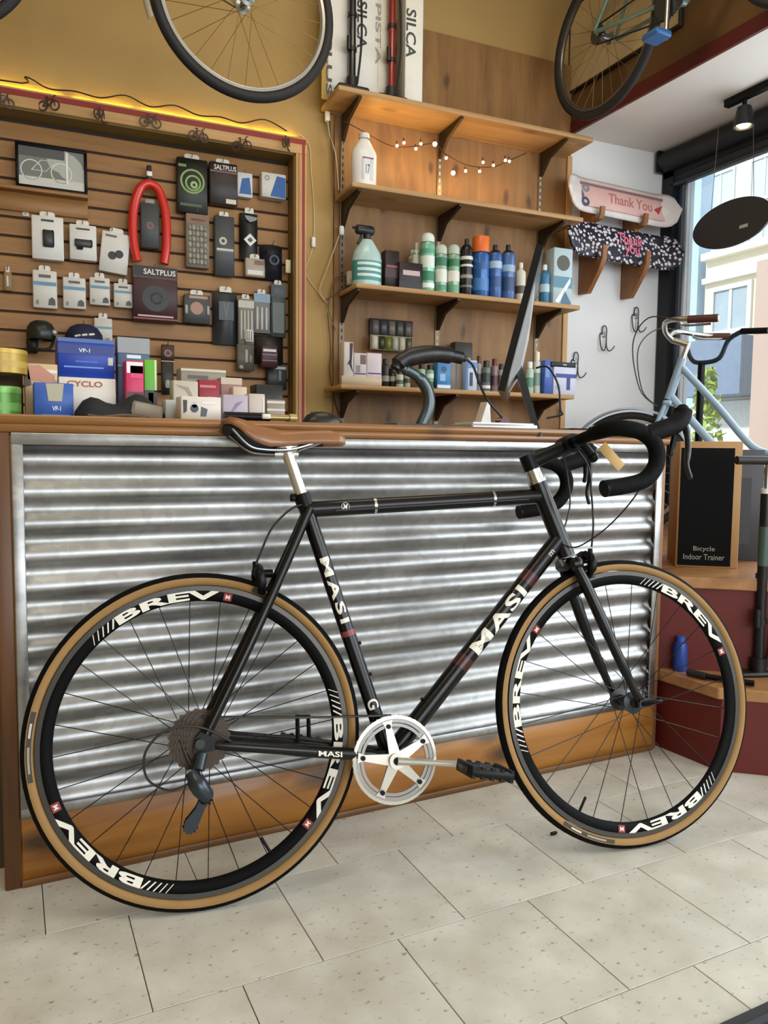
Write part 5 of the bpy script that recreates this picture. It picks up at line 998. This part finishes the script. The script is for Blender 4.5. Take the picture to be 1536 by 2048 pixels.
cbox('black_case', 'small black case behind the white round ended box', 'case', 512, 770, 566, 832, .46, .06, '#161412')
# mini pump lying along the counter edge
p0 = PY_(448, 829, .05); p1 = PY_(592, 826, .05)
t = thing('mini_pump', 'black mini pump with a brassy end lying along the counter', 'pump', (p0[0], .05, CTZ+.0115)); L_ = p1[0]-p0[0]
MB().tube([(0, 0, 0), (L_*.62, 0, 0)], .0105, 12).build('barrel', BLACK, t); MB().tube([(L_*.62, 0, 0), (L_*.90, 0, 0)], .0075, 12).build('shaft', M('#9c8a5c', .3, .7), t); MB().tube([(L_*.90, 0, 0), (L_, 0, 0)], .0105, 12).build('end_cap', M('#a99a68', .35, .6), t)
MB().rbox(L_*.5, L_*.62, -.0125, .0, -.004, .008, .002).build('label', M('#cfcac0', .5), t)
t = thing('computer_mouse', 'black rounded computer mouse left of the desk lamp', 'mouse', (PY_(655, 835, .12)[0], .16, CTZ+.0004))
MB().lathe([(.001, .036), (.4, .034), (.75, .026), (.95, .012), (1, .0)], 20, 'z', mat=Matrix.Diagonal((.055, .036, 1, 1))).build('shell', M('#151414', .35), t); MB().rbox(-.03, -.015, -.003, .003, .028, .036, .002).build('wheel', M('#4a4846', .4), t)
MB().tube(spline([(.03, .0, .012), (.07, .02, .006), (.10, .05, .004)], 4), .002, 6).build('cable', CAB, t)
# desk lamp
YL_ = .34
def LP(x, y): q = PY_(x, y, YL_); return (q[0], 0, q[1])
t = thing('desk_lamp', 'grey curved neck desk lamp with a wide black oval head', 'lamp', (0, YL_, 0)); base = LP(850, 850)
MB().rbox(LP(776, 840)[0], LP(868, 840)[0], -.055, .055, CTZ+.0004, CTZ+.018, .006).build('base', M('#5b6468', .3, .6), t)
MB().tube(spline([(base[0]-.012, 0, CTZ+.015), LP(857, 815), LP(856, 785), LP(842, 760), LP(822, 745), LP(808, 738), LP(800, 728)], 6), [.019]*20+[.016]*10+[.013]*7, 14).build('neck', M('#4e585c', .3, .6), t)
hp = [LP(786, 744), LP(800, 724), LP(830, 712), LP(870, 708), LP(905, 712), LP(930, 718)]
MB().tube(spline(hp, 5), [.008]*2+[.016]*2+[.024]*4+[.028]*7+[.026]*5+[.020]*4+[.010]*2, 14).build('head', M('#0e1011', .4), t)
MB().tube(spline([LP(925, 715), LP(945, 730), LP(958, 765), LP(975, 800), LP(1000, 830), LP(1014, 848)], 6), .0038, 8).build('cable', CAB, t)
# long silver keyboard base bar and tent card
a = LP(874, 842)[0]; b = LP(1000, 842)[0]; t = thing('keyboard', 'slim silver keyboard seen edge on beside the desk lamp', 'keyboard', ((a+b)/2, .20, CTZ+.0004))
MB().rbox(-(b-a)/2, (b-a)/2, -.06, .06, 0, .016, .004).build('case', M('#b4b9bc', .3, .6), t); MB().box(-(b-a)/2+.01, (b-a)/2-.01, -.05, .05, .016, .021).build('keys', M('#d8dadb', .5), t)
q = PY_(972, 840, .40); t = thing('tent_card', 'small white folded card standing behind the keyboard', 'card', (q[0], .42, CTZ+.0004))
MB().prism([(-.030, 0), (.022, 0), (.014, .10), (.004, .10)], -.02, .02).build('card', WHITE, t)
q = PY_(1004, 842, .22); t = thing('tape_dispenser', 'small dark red tape dispenser at the foot of the monitor', 'dispenser', (q[0]+.0, .22, CTZ+.0004))
MB().prism([(-.026, 0), (.026, 0), (.024, .016), (.010, .040), (-.006, .040), (-.022, .020)], -.014, .014).build('body', M('#4a1c1e', .4), t); MB().lathe([(.006, -.012), (.014, -.012), (.014, .012), (.006, .012)], 16, 'y', closed=True, mat=Matrix.Translation((.0, 0, .026))).build('roll', M('#a89a80', .5), t)
# monitor seen edge on
az = math.radians(36.7); DY = .42
foot = PY_(1062, 850, DY)
t = thing('computer_monitor', 'thin black and silver computer monitor seen edge on from the side', 'monitor', (foot[0], DY, CTZ+.0004), (0, 0, -az))
# local: +y along the screen width (away from the camera), screen faces -x
A_ = PY_(1005, 790, DY); B_ = PY_(1076, 530, DY); k_ = math.cos(az)
ax_ = (A_[0]-foot[0])*k_; bx_ = (B_[0]-foot[0])*k_; az_ = A_[1]-CTZ; bz_ = B_[1]-CTZ
dx, dz = bx_-ax_, bz_-az_; ln = math.hypot(dx, dz); nx_, nz_ = dz/ln, -dx/ln
def scr(o0, o1, s0=0, s1=1): return [(ax_+dx*s0+nx_*o0, az_+dz*s0+nz_*o0), (ax_+dx*s1+nx_*o0, az_+dz*s1+nz_*o0), (ax_+dx*s1+nx_*o1, az_+dz*s1+nz_*o1), (ax_+dx*s0+nx_*o1, az_+dz*s0+nz_*o1)]
wd = .25
MB().prism(scr(-.010, .012), -wd, wd).build('screen_panel', M('#08090a', .25), t)
MB().prism([(ax_+dx*.06+nx_*.012, az_+dz*.06+nz_*.012), (ax_+dx*.80+nx_*.012, az_+dz*.80+nz_*.012), (ax_+dx*.5+nx_*.030, az_+dz*.5+nz_*.030), (ax_+dx*.22+nx_*.036, az_+dz*.22+nz_*.036)], -wd*.6, wd*.6).build('back_shell', M('#c9ccce', .3, .5), t)
MB().prism([(ax_+dx*.16+nx_*.03, az_+dz*.16+nz_*.03), (ax_+dx*.26+nx_*.03, az_+dz*.26+nz_*.03), (.030, .010), (.010, .004)], -.08, .08).build('stand_leg', M('#4a4f50', .25, .8), t)
MB().rbox(-.150, .030, -.09, .09, 0, .007, .003).build('stand_foot', M('#c9ccce', .3, .7), t)
MB().tube(spline([(.012, -.03, .22), (.05, -.05, .22), (.085, -.06, .16), (.095, -.06, .08), (.10, -.06, .062), (.05, -.06, .05)], 5), .0035, 8).build('power_cable', CAB, t)
# flat black tray and pads at the right end of the counter
q0 = PY_(1118, 848, .10); q1 = PY_(1318, 846, .10); t = thing('desk_tray', 'flat black desk pad with a cream tray at the right end of the counter', 'tray', ((q0[0]+q1[0])/2+.05, .16, CTZ+.0004)); w = q1[0]-q0[0]
MB().rbox(-w/2-.02, w/2, -.09, .09, 0, .008, .003).build('mat', BLACK, t); MB().rbox(-.02, w/2-.02, -.08, .07, .0085, .026, .004).build('tray', M('#d0c6a8', .5), t)
# price ticket on the counter edge
t = thing('rubber_bumper', 'small dark screw plug on the counter edge near the monitor', 'plug', (PY_(1080, 868, -.014)[0], -.0135, PY_(1080, 868, -.014)[1])); MB().tube([(0, .0, 0), (0, -.004, 0)], .006, 10).tube([(0, -.004, 0), (0, -.006, 0)], .003, 8).build('plug', M('#3a2414', .5), t)

# ================================================================== BAY: wall hooks, skateboards, window things
for (x, y, s) in ((1277, 618, 'highest'), (1213, 655, 'middle'), (1156, 708, 'lowest')):
    u, z = WL_(x, y, .03); t = wthing('wire_hook', 'bent wire display hook on the white wall, %s of the three' % s, 'hook', u, .0125, z, 'wire hooks on the white wall')
    MB().tube(spline([(-.008, -.002, -.035), (-.026, -.004, -.03), (-.034, -.01, -.06), (-.030, -.018, -.11), (-.014, -.022, -.122), (-.004, -.02, -.10), (.002, -.016, -.05), (.006, -.012, -.006), (-.004, -.010, .010), (-.016, -.008, .002), (-.018, -.006, -.03)], 5), .003, 7).build('loop', M('#3a3c40', .35, .6), t)
    MB().tube(spline([(.002, -.016, -.05), (.002, -.02, -.10), (.012, -.024, -.122), (.030, -.03, -.116), (.044, -.034, -.096)], 5), .003, 7).build('arm', M('#3a3c40', .35, .6), t)
    MB().rbox(-.014, .010, -.002, 0, -.05, -.02, .001).build('plate', M('#b9bcc0', .3, .6), t)
# skateboards on two wooden racks
RACK = wood('rack_wood', '#6b4322', '#96622f', 2, 12., .5, .4)
for i, u in enumerate((1.392, 1.668)):
    t = wthing('board_rack', 'brown wooden notched rack holding the skateboards, %s one' % ('left' if i == 0 else 'right'), 'rack', u, .0125, 1.80, 'skateboard racks')
    MB().prism([(0, -.045), (-.075, -.050), (-.165, .055), (-.192, .105), (-.196, .165), (-.184, .165), (-.176, .108), (-.135, .094), (-.108, .20), (-.098, .300), (-.152, .303), (-.166, .318), (-.170, .360), (-.158, .360), (-.151, .318), (-.100, .306), (-.080, .40), (-.055, .45), (0, .46)], -.013, .013, None, 'x').build('plank', RACK, t)
def skate(label, u, d, z, tilt, mat, L_=.72, W_=.185):
    t = wthing('skateboard', label, 'skateboard', u, d, z, 'skateboard decks'); t.rotation_euler = (tilt, math.radians(2), PHI)
    vs = []; fs = []; n = 28; m = 8; nt = .012
    for j in range(m+1):
        q = -1+2*j/m
        for i in range(n+1):
            p = -1+2*i/n; ex = abs(p); wdt = W_/2*(1 if ex < .78 else math.sqrt(max(0.0, 1-((ex-.78)/.22)**2)))
            lift = .045*max(0, (ex-.66)/.34)**1.4
            vs.append((p*L_/2, -(lift)+.010*(q*q), q*max(wdt, .002)))
    for j in range(m):
        for i in range(n): fs.append((j*(n+1)+i, j*(n+1)+i+1, (j+1)*(n+1)+i+1, (j+1)*(n+1)+i))
    o = MB().add(vs, fs).build('deck', mat, t, angle=70); md = o.modifiers.new('deck_thickness', 'SOLIDIFY'); md.thickness = .011; md.offset = 0
    return t
PINKB = speckle('pink_deck', '#d9d3d0', '#d2cac8', 9, .4); BWB = speckle('dark_floral_deck', '#cfc9d0', '#1e1c2c', 48, .40)
zs_ = WL_(1245, 407, .13)[1]; s1_ = skate('upper skateboard deck, pale pink with a thank you print', 1.55, .128, zs_+.008, math.radians(-14), PINKB)
MB().rbox(-.26, .29, -.0085, -.0065, -.066, .066, .002).build('printed_panel', M('#d0a9a2', .45), s1_); MB().rbox(-.26, .27, -.0092, -.0084, .045, .058, .002).build('printed_border', M('#7c5f64', .45), s1_)
front_text('Thank You', .05, .0, .28, .055, -.0095, M('#b06a66', .45), s1_, bold=.01, shear=.1)
for i, (x, z, r_) in enumerate(((-.28, -.01, .036), (-.24, -.045, .026), (-.23, .03, .024))): MB().lathe([(r_*.4, -.0105), (r_, -.0090), (r_, -.0080)], 10, 'y', mat=Matrix.Translation((x, 0, z))).build('printed_flower', M(('#5d5f70', '#44506a', '#7d7d88')[i], .45), s1_)
MB().prism([(.23, -.035), (.262, .02), (.20, -.01)], -.0098, -.0090).build('printed_arrow', M('#a5393c', .45), s1_)
zs_ = WL_(1245, 487, .16)[1]; s2_ = skate('lower skateboard deck, dark floral pattern with a pink thank you print', 1.55, .147, zs_-.004, math.radians(-14), BWB, .74, .188)
front_text('Thank', .045, .032, .16, .065, -.0095, M('#d06a88', .45), s2_, bold=.02, shear=.1); front_text('you', .05, -.035, .10, .06, -.0095, M('#d06a88', .45), s2_, bold=.02, shear=.1)
# roller blind, track light, hanging oval sign
t = thing('roller_blind', 'rolled up black roller blind above the bay window', 'blind', (WX-.065, .2, 2.49))
MB().tube([(0, -3.4, 0), (0, 1.22, 0)], .052, 20).build('roll', M('#1b1f25', .6), t); MB().rbox(.02, .045, -3.4, 1.2, -.115, -.03, .003).build('fabric', M('#20252c', .6), t); MB().rbox(.015, .05, -3.4, 1.2, -.135, -.112, .004).build('bottom_bar', M('#3f4852', .4, .4), t); MB().rbox(-.05, .055, 1.215, 1.235, -.055, .055, .004).build('end_bracket', BLACK, t)
tx, ty = PZ_(1452, 214, 2.52); t = thing('track_light', 'black ceiling track light with a lit warm spot lamp', 'track light', (tx, ty, ZS-.006))
MB().rbox(-.018, .018, -2.4, .0, -.032, -.0002, .003).build('track', BLACK, t)
MB().tube([(0, -.10, -.032), (0, -.10, -.07)], .010, 10).build('stem', BLACK, t)
h_ = MB().lathe([(.030, .0), (.036, -.03), (.044, -.085), (.040, -.085), (.030, -.03), (.001, -.012)], 20, 'z').build('lamp_shade', M('#2b2b2d', .3, .5), t, (0, -.10, -.066))
MB().lathe([(.001, -.088), (.022, -.085), (.030, -.075), (.030, -.05)], 18, 'z').build('bulb', M('#ffe6a0', .3, 0, 0, 14, 0, 0, 12.0), t, (0, -.10, -.066))
oc = PX_(1462, 447, WX-.13); t = thing('window_sign', 'black oval sign hanging inside the bay window', 'sign', (WX-.13, oc[0], oc[1]), (math.radians(0), 0, 0))
MB().lathe([(.001, -.006), (1, -.006), (1.0, .006), (.001, .006)], 40, 'x', mat=Matrix.Diagonal((1, .224, .110, 1)) ).build('panel', M('#1d2024', .5), t)
MB().box(-.0085, -.0066, -.10, -.055, -.04, -.025).build('price_mark', M('#a9acae', .5), t)
for s in (-.12, .12): MB().tube([(0, s, .085), (0, s*.8, .50)], .0015, 5).build('hanging_wire', STEEL, t)
# trainer carton on the platform
PZT = .5452
bx0 = PZ_(1350, 1133, PZT); bx1 = PZ_(1475, 1138, PZT); v_ = Vector((bx1[0]-bx0[0], bx1[1]-bx0[1])); wB = v_.length; hB = .425
t = thing('trainer_carton', 'brown carton with a black printed face standing on the platform', 'box', ((bx0[0]+bx1[0])/2, (bx0[1]+bx1[1])/2, PZT+.0004), (0, 0, math.atan2(v_.y, v_.x)))
CARD = M('#a07c50', .7, 0, .1, 8)
MB().rbox(-wB/2, wB/2, 0, .20, 0, hB, .002).build('carton', CARD, t); MB().box(-wB/2+.006, wB/2-.024, -.0012, -.0001, .006, hB-.022).build('printed_face', M('#060607', .7, 0, .1, 14, 0, 0, 0, .12), t)
front_text('Bicycle', -.009, .062, (wB-.05)*.46, .020, -.0016, M('#9a948a', .5), t); front_text('Indoor Trainer', -.009, .036, (wB-.05)*.88, .019, -.0016, M('#9a948a', .5), t)
t = thing('dark_carton', 'dark grey carton standing behind the trainer carton', 'box', ((bx0[0]+bx1[0])/2+.24, (bx0[1]+bx1[1])/2+.10, PZT+.0004), (0, 0, math.atan2(v_.y, v_.x))); MB().rbox(-.14, .10, 0, .12, 0, .40, .002).build('carton', M('#3b3c40', .6), t); MB().box(-.10, .06, -.001, -.0001, .06, .30).build('printed_face', M('#2c2d31', .5), t)
# floor pump on the lower step at the right edge
t = floor_pump(0, 0, 0, 'tall black floor pump on the lower step at the right', '#0f1012', '#0a0a0b', .66)
px_, py_ = PZ_(1515, 1350, .25); t.location = (px_, py_, .2504); t.rotation_euler = (0, 0, math.radians(-20)); t['label'] = 'tall black floor pump standing on the lower red step'
MB().tube([(0, 0, .34), (0, 0, .46)], .0162, 16).build('barrel_label', M('#3d5048', .4), t); MB().tube([(0, 0, .56), (0, 0, .575)], .0162, 16).build('barrel_ring', M('#d8d6d0', .4), t)
# blue bottle and black tool on the steps
bxy = PZ_(1325, 1284, .2504)
bxy = (1.502, -.02)
t = thing('blue_bottle', 'small blue bottle standing on the lower step beside the counter end', 'bottle', (1.535, -.085, .2504)); t.location = (1.545, -.03, .2504)
MB().lathe([(.001, 0), (.021, 0), (.022, .005), (.022, .075), (.018, .088), (.012, .092), (.001, .092)], 18, 'z').build('body', M('#1c3c86', .35), t); MB().lathe([(.013, .090), (.013, .108), (.001, .110)], 16, 'z').build('cap', M('#2a4f9c', .4), t)
a_ = (1.532, -.145); b_ = (1.60, -.255); t = thing('tyre_lever_bar', 'black metal bar lying across the lower red step', 'bar', (a_[0], a_[1], .262)); 
MB().tube([(0, 0, 0), (b_[0]-a_[0], b_[1]-a_[1], 0)], .009, 10).build('bar', BLACK, t); MB().tube([(0, 0, 0), (-.012, .06, .0)], .011, 10).build('grip', M('#1a1a1c', .6), t)
# dark door mat at the lower right
m0 = PZ_(1420, 2048, 0); m1 = PZ_(1536, 1995, 0)
t = thing('door_mat', 'dark grey ribbed door mat corner at the lower right of the floor', 'mat', (.63, -.93, .0004), (0, 0, math.atan2(m1[1]-m0[1]+.0, m1[0]-m0[0])))
MB().rbox(0, 1.0, -.75, 0, 0, .008, .003).build('base', M('#26282a', .8), t); rb_ = MB()
for k in range(30): rb_.box(.02, .98, -.73+k*.024, -.718+k*.024, .008, .011)
tag(rb_.build('ribs', M('#34383c', .85), t), None, None, None, 'stuff')

vx, vy = PZ_(1107, 1670, 0); t = thing('valve_cap', 'tiny black valve cap lying on the tiles by the front wheel', 'cap', (vx, vy, .0045))
MB().tube([(-.007, 0, 0), (.007, 0, 0)], .004, 10).build('cap', BLACK, t); MB().tube([(.007, 0, 0), (.010, 0, 0)], .0028, 8).build('tip', BLACK, t)
# ================================================================== OTHER BICYCLES
def simple_bike(name, label, loc, rot, fc, wallc, tread, rimc, fender=None, ring_c=None, wb=1.0, sad=None, bar=True, crank_ang=-80, pedal_c='#222222', spoke_c='#77736a', drop=False, rear_only=False, sc=.335, stepthru=False, grip_c='#4a241c'):
    t = thing(name, label, 'bicycle', loc, rot)   # origin below the rear axle, x forward
    R = sc; FM = M(fc, .3, 0, .08, 14, 0, .4); sm = M(spoke_c, .3, .7); tm = M(tread, .75); wm_ = M(wallc, .7); rm = M(rimc, .3, .8)
    for nm, x in (('rear_wheel', 0), ('front_wheel', wb)):
        wheel(nm, t, (x, 0, R), R, .036, .016, 28, rm, wm_, tm, rm, M('#8c8f90', .3, .9), sm)
    bb_ = (.42, R-.05); sc_ = (.26, R+.46); h1 = (.80, R+.47); h2 = (.845, R+.33)
    if stepthru: h1 = (.775, R+.53); h2 = (.830, R+.345)
    f_ = MB(); f_.tube([p3(bb_), p3(sc_)], .016, 12).tube([p3(h1), p3(h2)], .019, 12).tube([(bb_[0], -.034, bb_[1]), (bb_[0], .034, bb_[1])], .02, 12)
    if stepthru: f_.tube(spline([p3((.788, R+.50)), p3((.62, R+.31)), p3((.47, R+.13)), p3((.37, R+.10))], 5), .016, 12).tube(spline([p3((.826, R+.365)), p3((.66, R+.17)), p3((.52, R+.02)), p3(bb_)], 5), .018, 12)
    else: f_.tube([p3((.265, R+.45)), p3((.805, R+.455))], .0145, 12).tube([p3(bb_), p3((.835, R+.35))], .0165, 12)
    f_.build('frame', FM, t)
    for s in (-1, 1):
        MB().tube([(bb_[0]-.01, s*.02, bb_[1]), (.01, s*.062, R)], .009, 10).build('chain_stay', FM, t); MB().tube([(.262, s*.014, R+.44), (.004, s*.062, R+.006)], .0075, 10).build('seat_stay', FM, t)
        MB().tube(spline([(h2[0]+.004, s*.032, h2[1]-.012), (.90, s*.048, R+.17), (wb, s*.052, R)], 4), .0105, 10).build('fork_blade', FM, t)
    MB().rbox(h2[0]-.018, h2[0]+.020, -.046, .046, h2[1]-.03, h2[1]-.006, .006).build('fork_crown', FM, t)
    sd_ = (Vector(p3(sc_))-Vector(p3(bb_))).normalized(); MB().tube([p3(sc_), Vector(p3(sc_))+sd_*.12], .0135, 12).build('seat_post', ALU, t); saddle(t, .09, .36, R+.615, M(sad or '#1a1a1a', .5), STEEL, M('#111111', .6))
    o = gear(.085, -.046, -.043, 40, M('#4a4b4c', .35, .8), t, 'chainring', cx=bb_[0], cz=bb_[1])
    for s, an in ((-1, crank_ang), (1, crank_ang+180)):
        a_ = math.radians(an); e_ = (bb_[0]+.17*math.cos(a_), bb_[1]+.17*math.sin(a_)); MB().tube([(bb_[0], s*.056, bb_[1]), (e_[0], s*.066, e_[1])], .009, 10).build('crank_arm', ALU, t); MB().rbox(e_[0]-.042, e_[0]+.042, s*.075 if s > 0 else -.155, .155 if s > 0 else -.075, e_[1]-.012, e_[1]+.012, .006).build('pedal', M(pedal_c, .45), t)
    gear(.04, -.045, -.030, 16, M('#55524e', .4, .8), t, 'sprocket', cx=0, cz=R); MB().tube([(bb_[0], -.0445, bb_[1]+.085), (0, -.038, R+.04)], .004, 6).tube([(bb_[0], -.0445, bb_[1]-.085), (0, -.038, R-.04)], .004, 6).build('chain', CHM, t)
    hb = (h1[0]-.012, h1[1]+.05)
    MB().tube([p3(h1), p3((h1[0]-.022, h1[1]+.07))], .0125, 12).tube([p3((h1[0]-.020, h1[1]+.06)), p3((h1[0]+.05, h1[1]+.085))], .014, 10).build('stem', ALU, t)
    c_ = (h1[0]+.05, h1[1]+.085)
    if bar:
        hbm = MB()
        for s in (-1, 1):
            if drop: P = [(c_[0], 0, c_[1]), (c_[0], s*.17, c_[1]), (c_[0]+.07, s*.20, c_[1]-.01), (c_[0]+.09, s*.20, c_[1]-.06), (c_[0]+.05, s*.2, c_[1]-.11), (c_[0]-.04, s*.2, c_[1]-.12)]
            else: P = [(c_[0], 0, c_[1]), (c_[0]+.02, s*.07, c_[1]+.03), (c_[0]+.0, s*.16, c_[1]+.06), (c_[0]-.10, s*.25, c_[1]+.05), (c_[0]-.22, s*.28, c_[1]+.04)]
            hbm.tube(spline(P, 5), .0115, 10)
            if not drop:
                MB().tube([P[-1], (P[-1][0]+.12, P[-1][1]-s*.016, P[-1][2]+.005)], .0165, 12).build('grip', M(grip_c, .6), t); MB().tube(spline([(c_[0]-.06, s*.235, c_[1]+.05), (c_[0]-.08, s*.21, c_[1]+.03), (c_[0]-.19, s*.24, c_[1]+.025)], 4), .005, 8).build('brake_lever', ALU, t)
                MB().tube(spline([(c_[0]-.06, s*.235, c_[1]+.05), (c_[0]+.08, s*.16, c_[1]+.08), (c_[0]+.16, s*.07, c_[1]-.02), (c_[0]+.13, s*.03, c_[1]-.22), (h2[0]+.05, s*.02, h2[1]-.03)], 6), .0028, 7).build('brake_cable', M('#2b2d30', .5), t)
        hbm.build('handlebar', ALU, t)
    if fender:
        for x, a0, a1 in ((0, 30, 205), (wb, 40, 203)):
            MB().lathe([(R+.012, -.024), (R+.020, -.016), (R+.023, 0), (R+.020, .016), (R+.012, .024)], 40, 'y', arc=(math.radians(a0), math.radians(a1)), mat=Matrix.Translation((x, 0, R))).build('mudguard', M(fender, .35), t)
            for s in (-1, 1): MB().tube([(x, s*.056, R), (x-.2, s*.03, R+.045), (x-.345, s*.022, R+.07)], .0025, 6).build('mudguard_stay', M('#2b2622', .4, .6), t)
    return t
# black tyred bicycle hung high along the back wall
simple_bike('hanging_bicycle', 'bicycle with black tyres and silver rims hung high along the yellow wall', (-.538, 1.03, 2.497-.335), (0, 0, 0), '#c9c1ac', '#141416', '#121214', '#a9a7a0', fender='#d8d2c0', crank_ang=2, spoke_c='#6a5426')
simple_bike('hanging_bicycle', 'green framed bicycle hung high beside the bulkhead', (2.09, 1.02, 2.765-.335), (0, 0, -PI/2), '#5d7a6c', '#17181a', '#141416', '#6d6f6c', crank_ang=-88, pedal_c='#2f5f96', spoke_c='#8a7a5c')
for o in [o for o in bpy.data.objects if o.name.startswith('hanging_bicycle')]:
    zc_ = ZC-o.location.z
    for x_ in (0, 1.0): MB().tube(spline([(x_, 0, zc_), (x_, 0, .72), (x_+.025, 0, .655), (x_, 0, .628), (x_-.02, 0, .65)], 5), .005, 8).build('suspension_hook', DKMETAL, o)
# board hung on the bulkhead behind it
ya, za = PX_(1142, 184, BX-.004); yb_, zb_ = PX_(1362, 52, BX-.004)
t = thing('wall_board', 'beige framed board on the bulkhead behind the green bicycle', 'picture', (BX-.001, (ya+yb_)/2, (za+zb_)/2)); L_ = abs(ya-yb_)
MB().box(-.016, 0, -L_/2, L_/2, 0, .40).build('print', M('#cbb48a', .6), t)
fm_ = MB().rbox(-.022, -.0001, -L_/2-.012, -L_/2, -.012, .412, .002).rbox(-.022, -.0001, L_/2, L_/2+.012, -.012, .412, .002).rbox(-.022, -.0001, -L_/2, L_/2, -.012, 0, .002).rbox(-.022, -.0001, -L_/2, L_/2, .40, .412, .002); fm_.build('frame', M('#1c130c', .5), t)
# light blue city bicycle on the platform by the window
simple_bike('city_bicycle', 'light blue step through city bicycle with brown grips on the platform by the window', (2.895, .205, PZT), (0, 0, math.radians(125)), '#8fa8bc', '#1b1c1e', '#161618', '#b9bcbe', stepthru=True, sc=.29, sad='#3c2016', fender='#a9bccb', crank_ang=20)
# black scooter handlebar post by the window
q = PX_(1406, 800, 2.72); t = thing('kick_scooter', 'black scooter with upright steering post and bent handlebar by the window', 'scooter', (2.70, q[0], PZT))
zt_ = PX_(1406, 725, 2.70)[1]-PZT
MB().tube([(0, 0, .10), (0, 0, zt_)], .017, 12).build('steering_post', BLACK, t)
MB().tube(spline([(0, .10, zt_+.10), (0, .06, zt_+.02), (0, 0, zt_), (0, -.10, zt_+.01), (0, -.15, zt_+.09), (0, -.22, zt_+.12)], 5), .011, 10).build('handlebar', M('#2b3a44', .4, .3), t)
MB().tube([(0, -.22, zt_+.12), (0, -.36, zt_+.105)], .014, 12).build('grip', BLACK, t)
MB().rbox(-.05, .05, -.62, -.06, .07, .10, .008).build('deck', BLACK, t)
for yy in (0.0, -.68): MB().lathe([(.03, -.014), (.085, -.014), (.095, 0), (.085, .014), (.03, .014)], 24, 'x', closed=True, mat=Matrix.Translation((0, yy, .0955))).build('wheel', RUBBER, t)

# ================================================================== OUTSIDE
struct('ground', MB().box(WX+.15, 30, -16, 24, -.35, -.25), M('#a9a9a6', .8, 0, .1, 3))
def building(name, label, x, y0, y1, h, c, wins, wc='#aebdc6', dp=2.0):
    t = thing(name, label, 'building', (x, y0, -.25))
    MB().box(0, dp, 0, y1-y0, 0, h).build('wall', M(c, .7, 0, .05, 2), t)
    for (a, b, z0, z1) in wins:
        w_ = MB().box(-.04, .05, a-.07, b+.07, z0-.07, z0).box(-.04, .05, a-.07, b+.07, z1, z1+.07).box(-.04, .05, a-.07, a, z0, z1).box(-.04, .05, b, b+.07, z0, z1).box(-.03, .04, (a+b)/2-.025, (a+b)/2+.025, z0, z1).build('window', M('#d8d8d4', .6), t)
        MB().box(-.012, -.002, a, b, z0, z1).build('pane', M(wc, .15), w_)
    return t
ZB = .25
b1 = building('cream_building', 'cream plastered building across the street', 9.0, 3.0, 6.50, 3.85+ZB, '#efe6cf', [(2.75, 3.31, 2.72+ZB, 3.28+ZB), (1.5, 2.2, 2.72+ZB, 3.28+ZB)])
MB().box(-.08, 0, 0, 3.50, 3.42+ZB, 3.50+ZB).box(-.12, 0, 0, 3.50, 3.75+ZB, 3.85+ZB).build('cornice', M('#f4eddb', .7), b1)
MB().box(-.6, 0, 2.35, 3.35, 1.75+ZB, 2.52+ZB).build('awning', M('#7f8ea6', .7), b1); MB().box(-.06, 0, 2.2, 3.6, .2, 1.7+ZB).build('shop_front', M('#dfe3e0', .5), b1)
b2 = building('white_tower_block', 'tall white balconied block rising behind the cream building', 16.0, 2.0, 16.0, 14.0, '#e9ecec', [(6.2+i*1.25, 6.9+i*1.25, 6.0+k*1.3, 6.9+k*1.3) for i in range(6) for k in range(4)], wc='#d3dce2')
b3 = building('brick_building', 'pale pink brick building at the right of the street view', 6.6, -3.0, 3.75, 3.15, '#c9b0a6', [(5.7, 6.3, 1.5, 2.5), (4.2, 4.9, 1.5, 2.5)])
b4 = building('blue_painted_building', 'blue painted tall building at the left of the street view', 8.95, 6.6, 12.5, 9.0, '#bcd4ee', [(1.6+i*1.1, 2.3+i*1.1, .6+k*1.5, 1.8+k*1.5) for i in range(2) for k in range(4)], wc='#8fb0d4', dp=.25)
t = thing('street_bush', 'yellow green bush on the pavement outside the bay window', 'bush', (5.7, 3.52, -.25)); vs = MB(); random.seed(3)
for i in range(420):
    a_ = random.uniform(0, 2*PI); rr = .15*random.random()**.5; zz = random.uniform(.5, 2.0); rr *= math.sin(PI*min(1, (zz-.35)/1.75))**.6
    c_ = Vector((rr*math.cos(a_), rr*math.sin(a_), zz)); e1 = Vector((random.uniform(-1, 1), random.uniform(-1, 1), random.uniform(-1, 1))).normalized()*.06; e2 = e1.cross(Vector((random.uniform(-1, 1), random.uniform(-1, 1), random.uniform(-1, 1)))).normalized()*.028
    vs.add([c_-e1, c_+e2, c_+e1, c_-e2], [(0, 1, 2, 3)])
tag(vs.build('foliage', M('#a9bd5e', .6), t), None, None, None, 'stuff'); MB().tube([(0, 0, 0), (.02, 0, .8), (0, .02, 1.3)], [.04, .03, .015], 8).build('trunk', M('#5a4a34', .8), t)
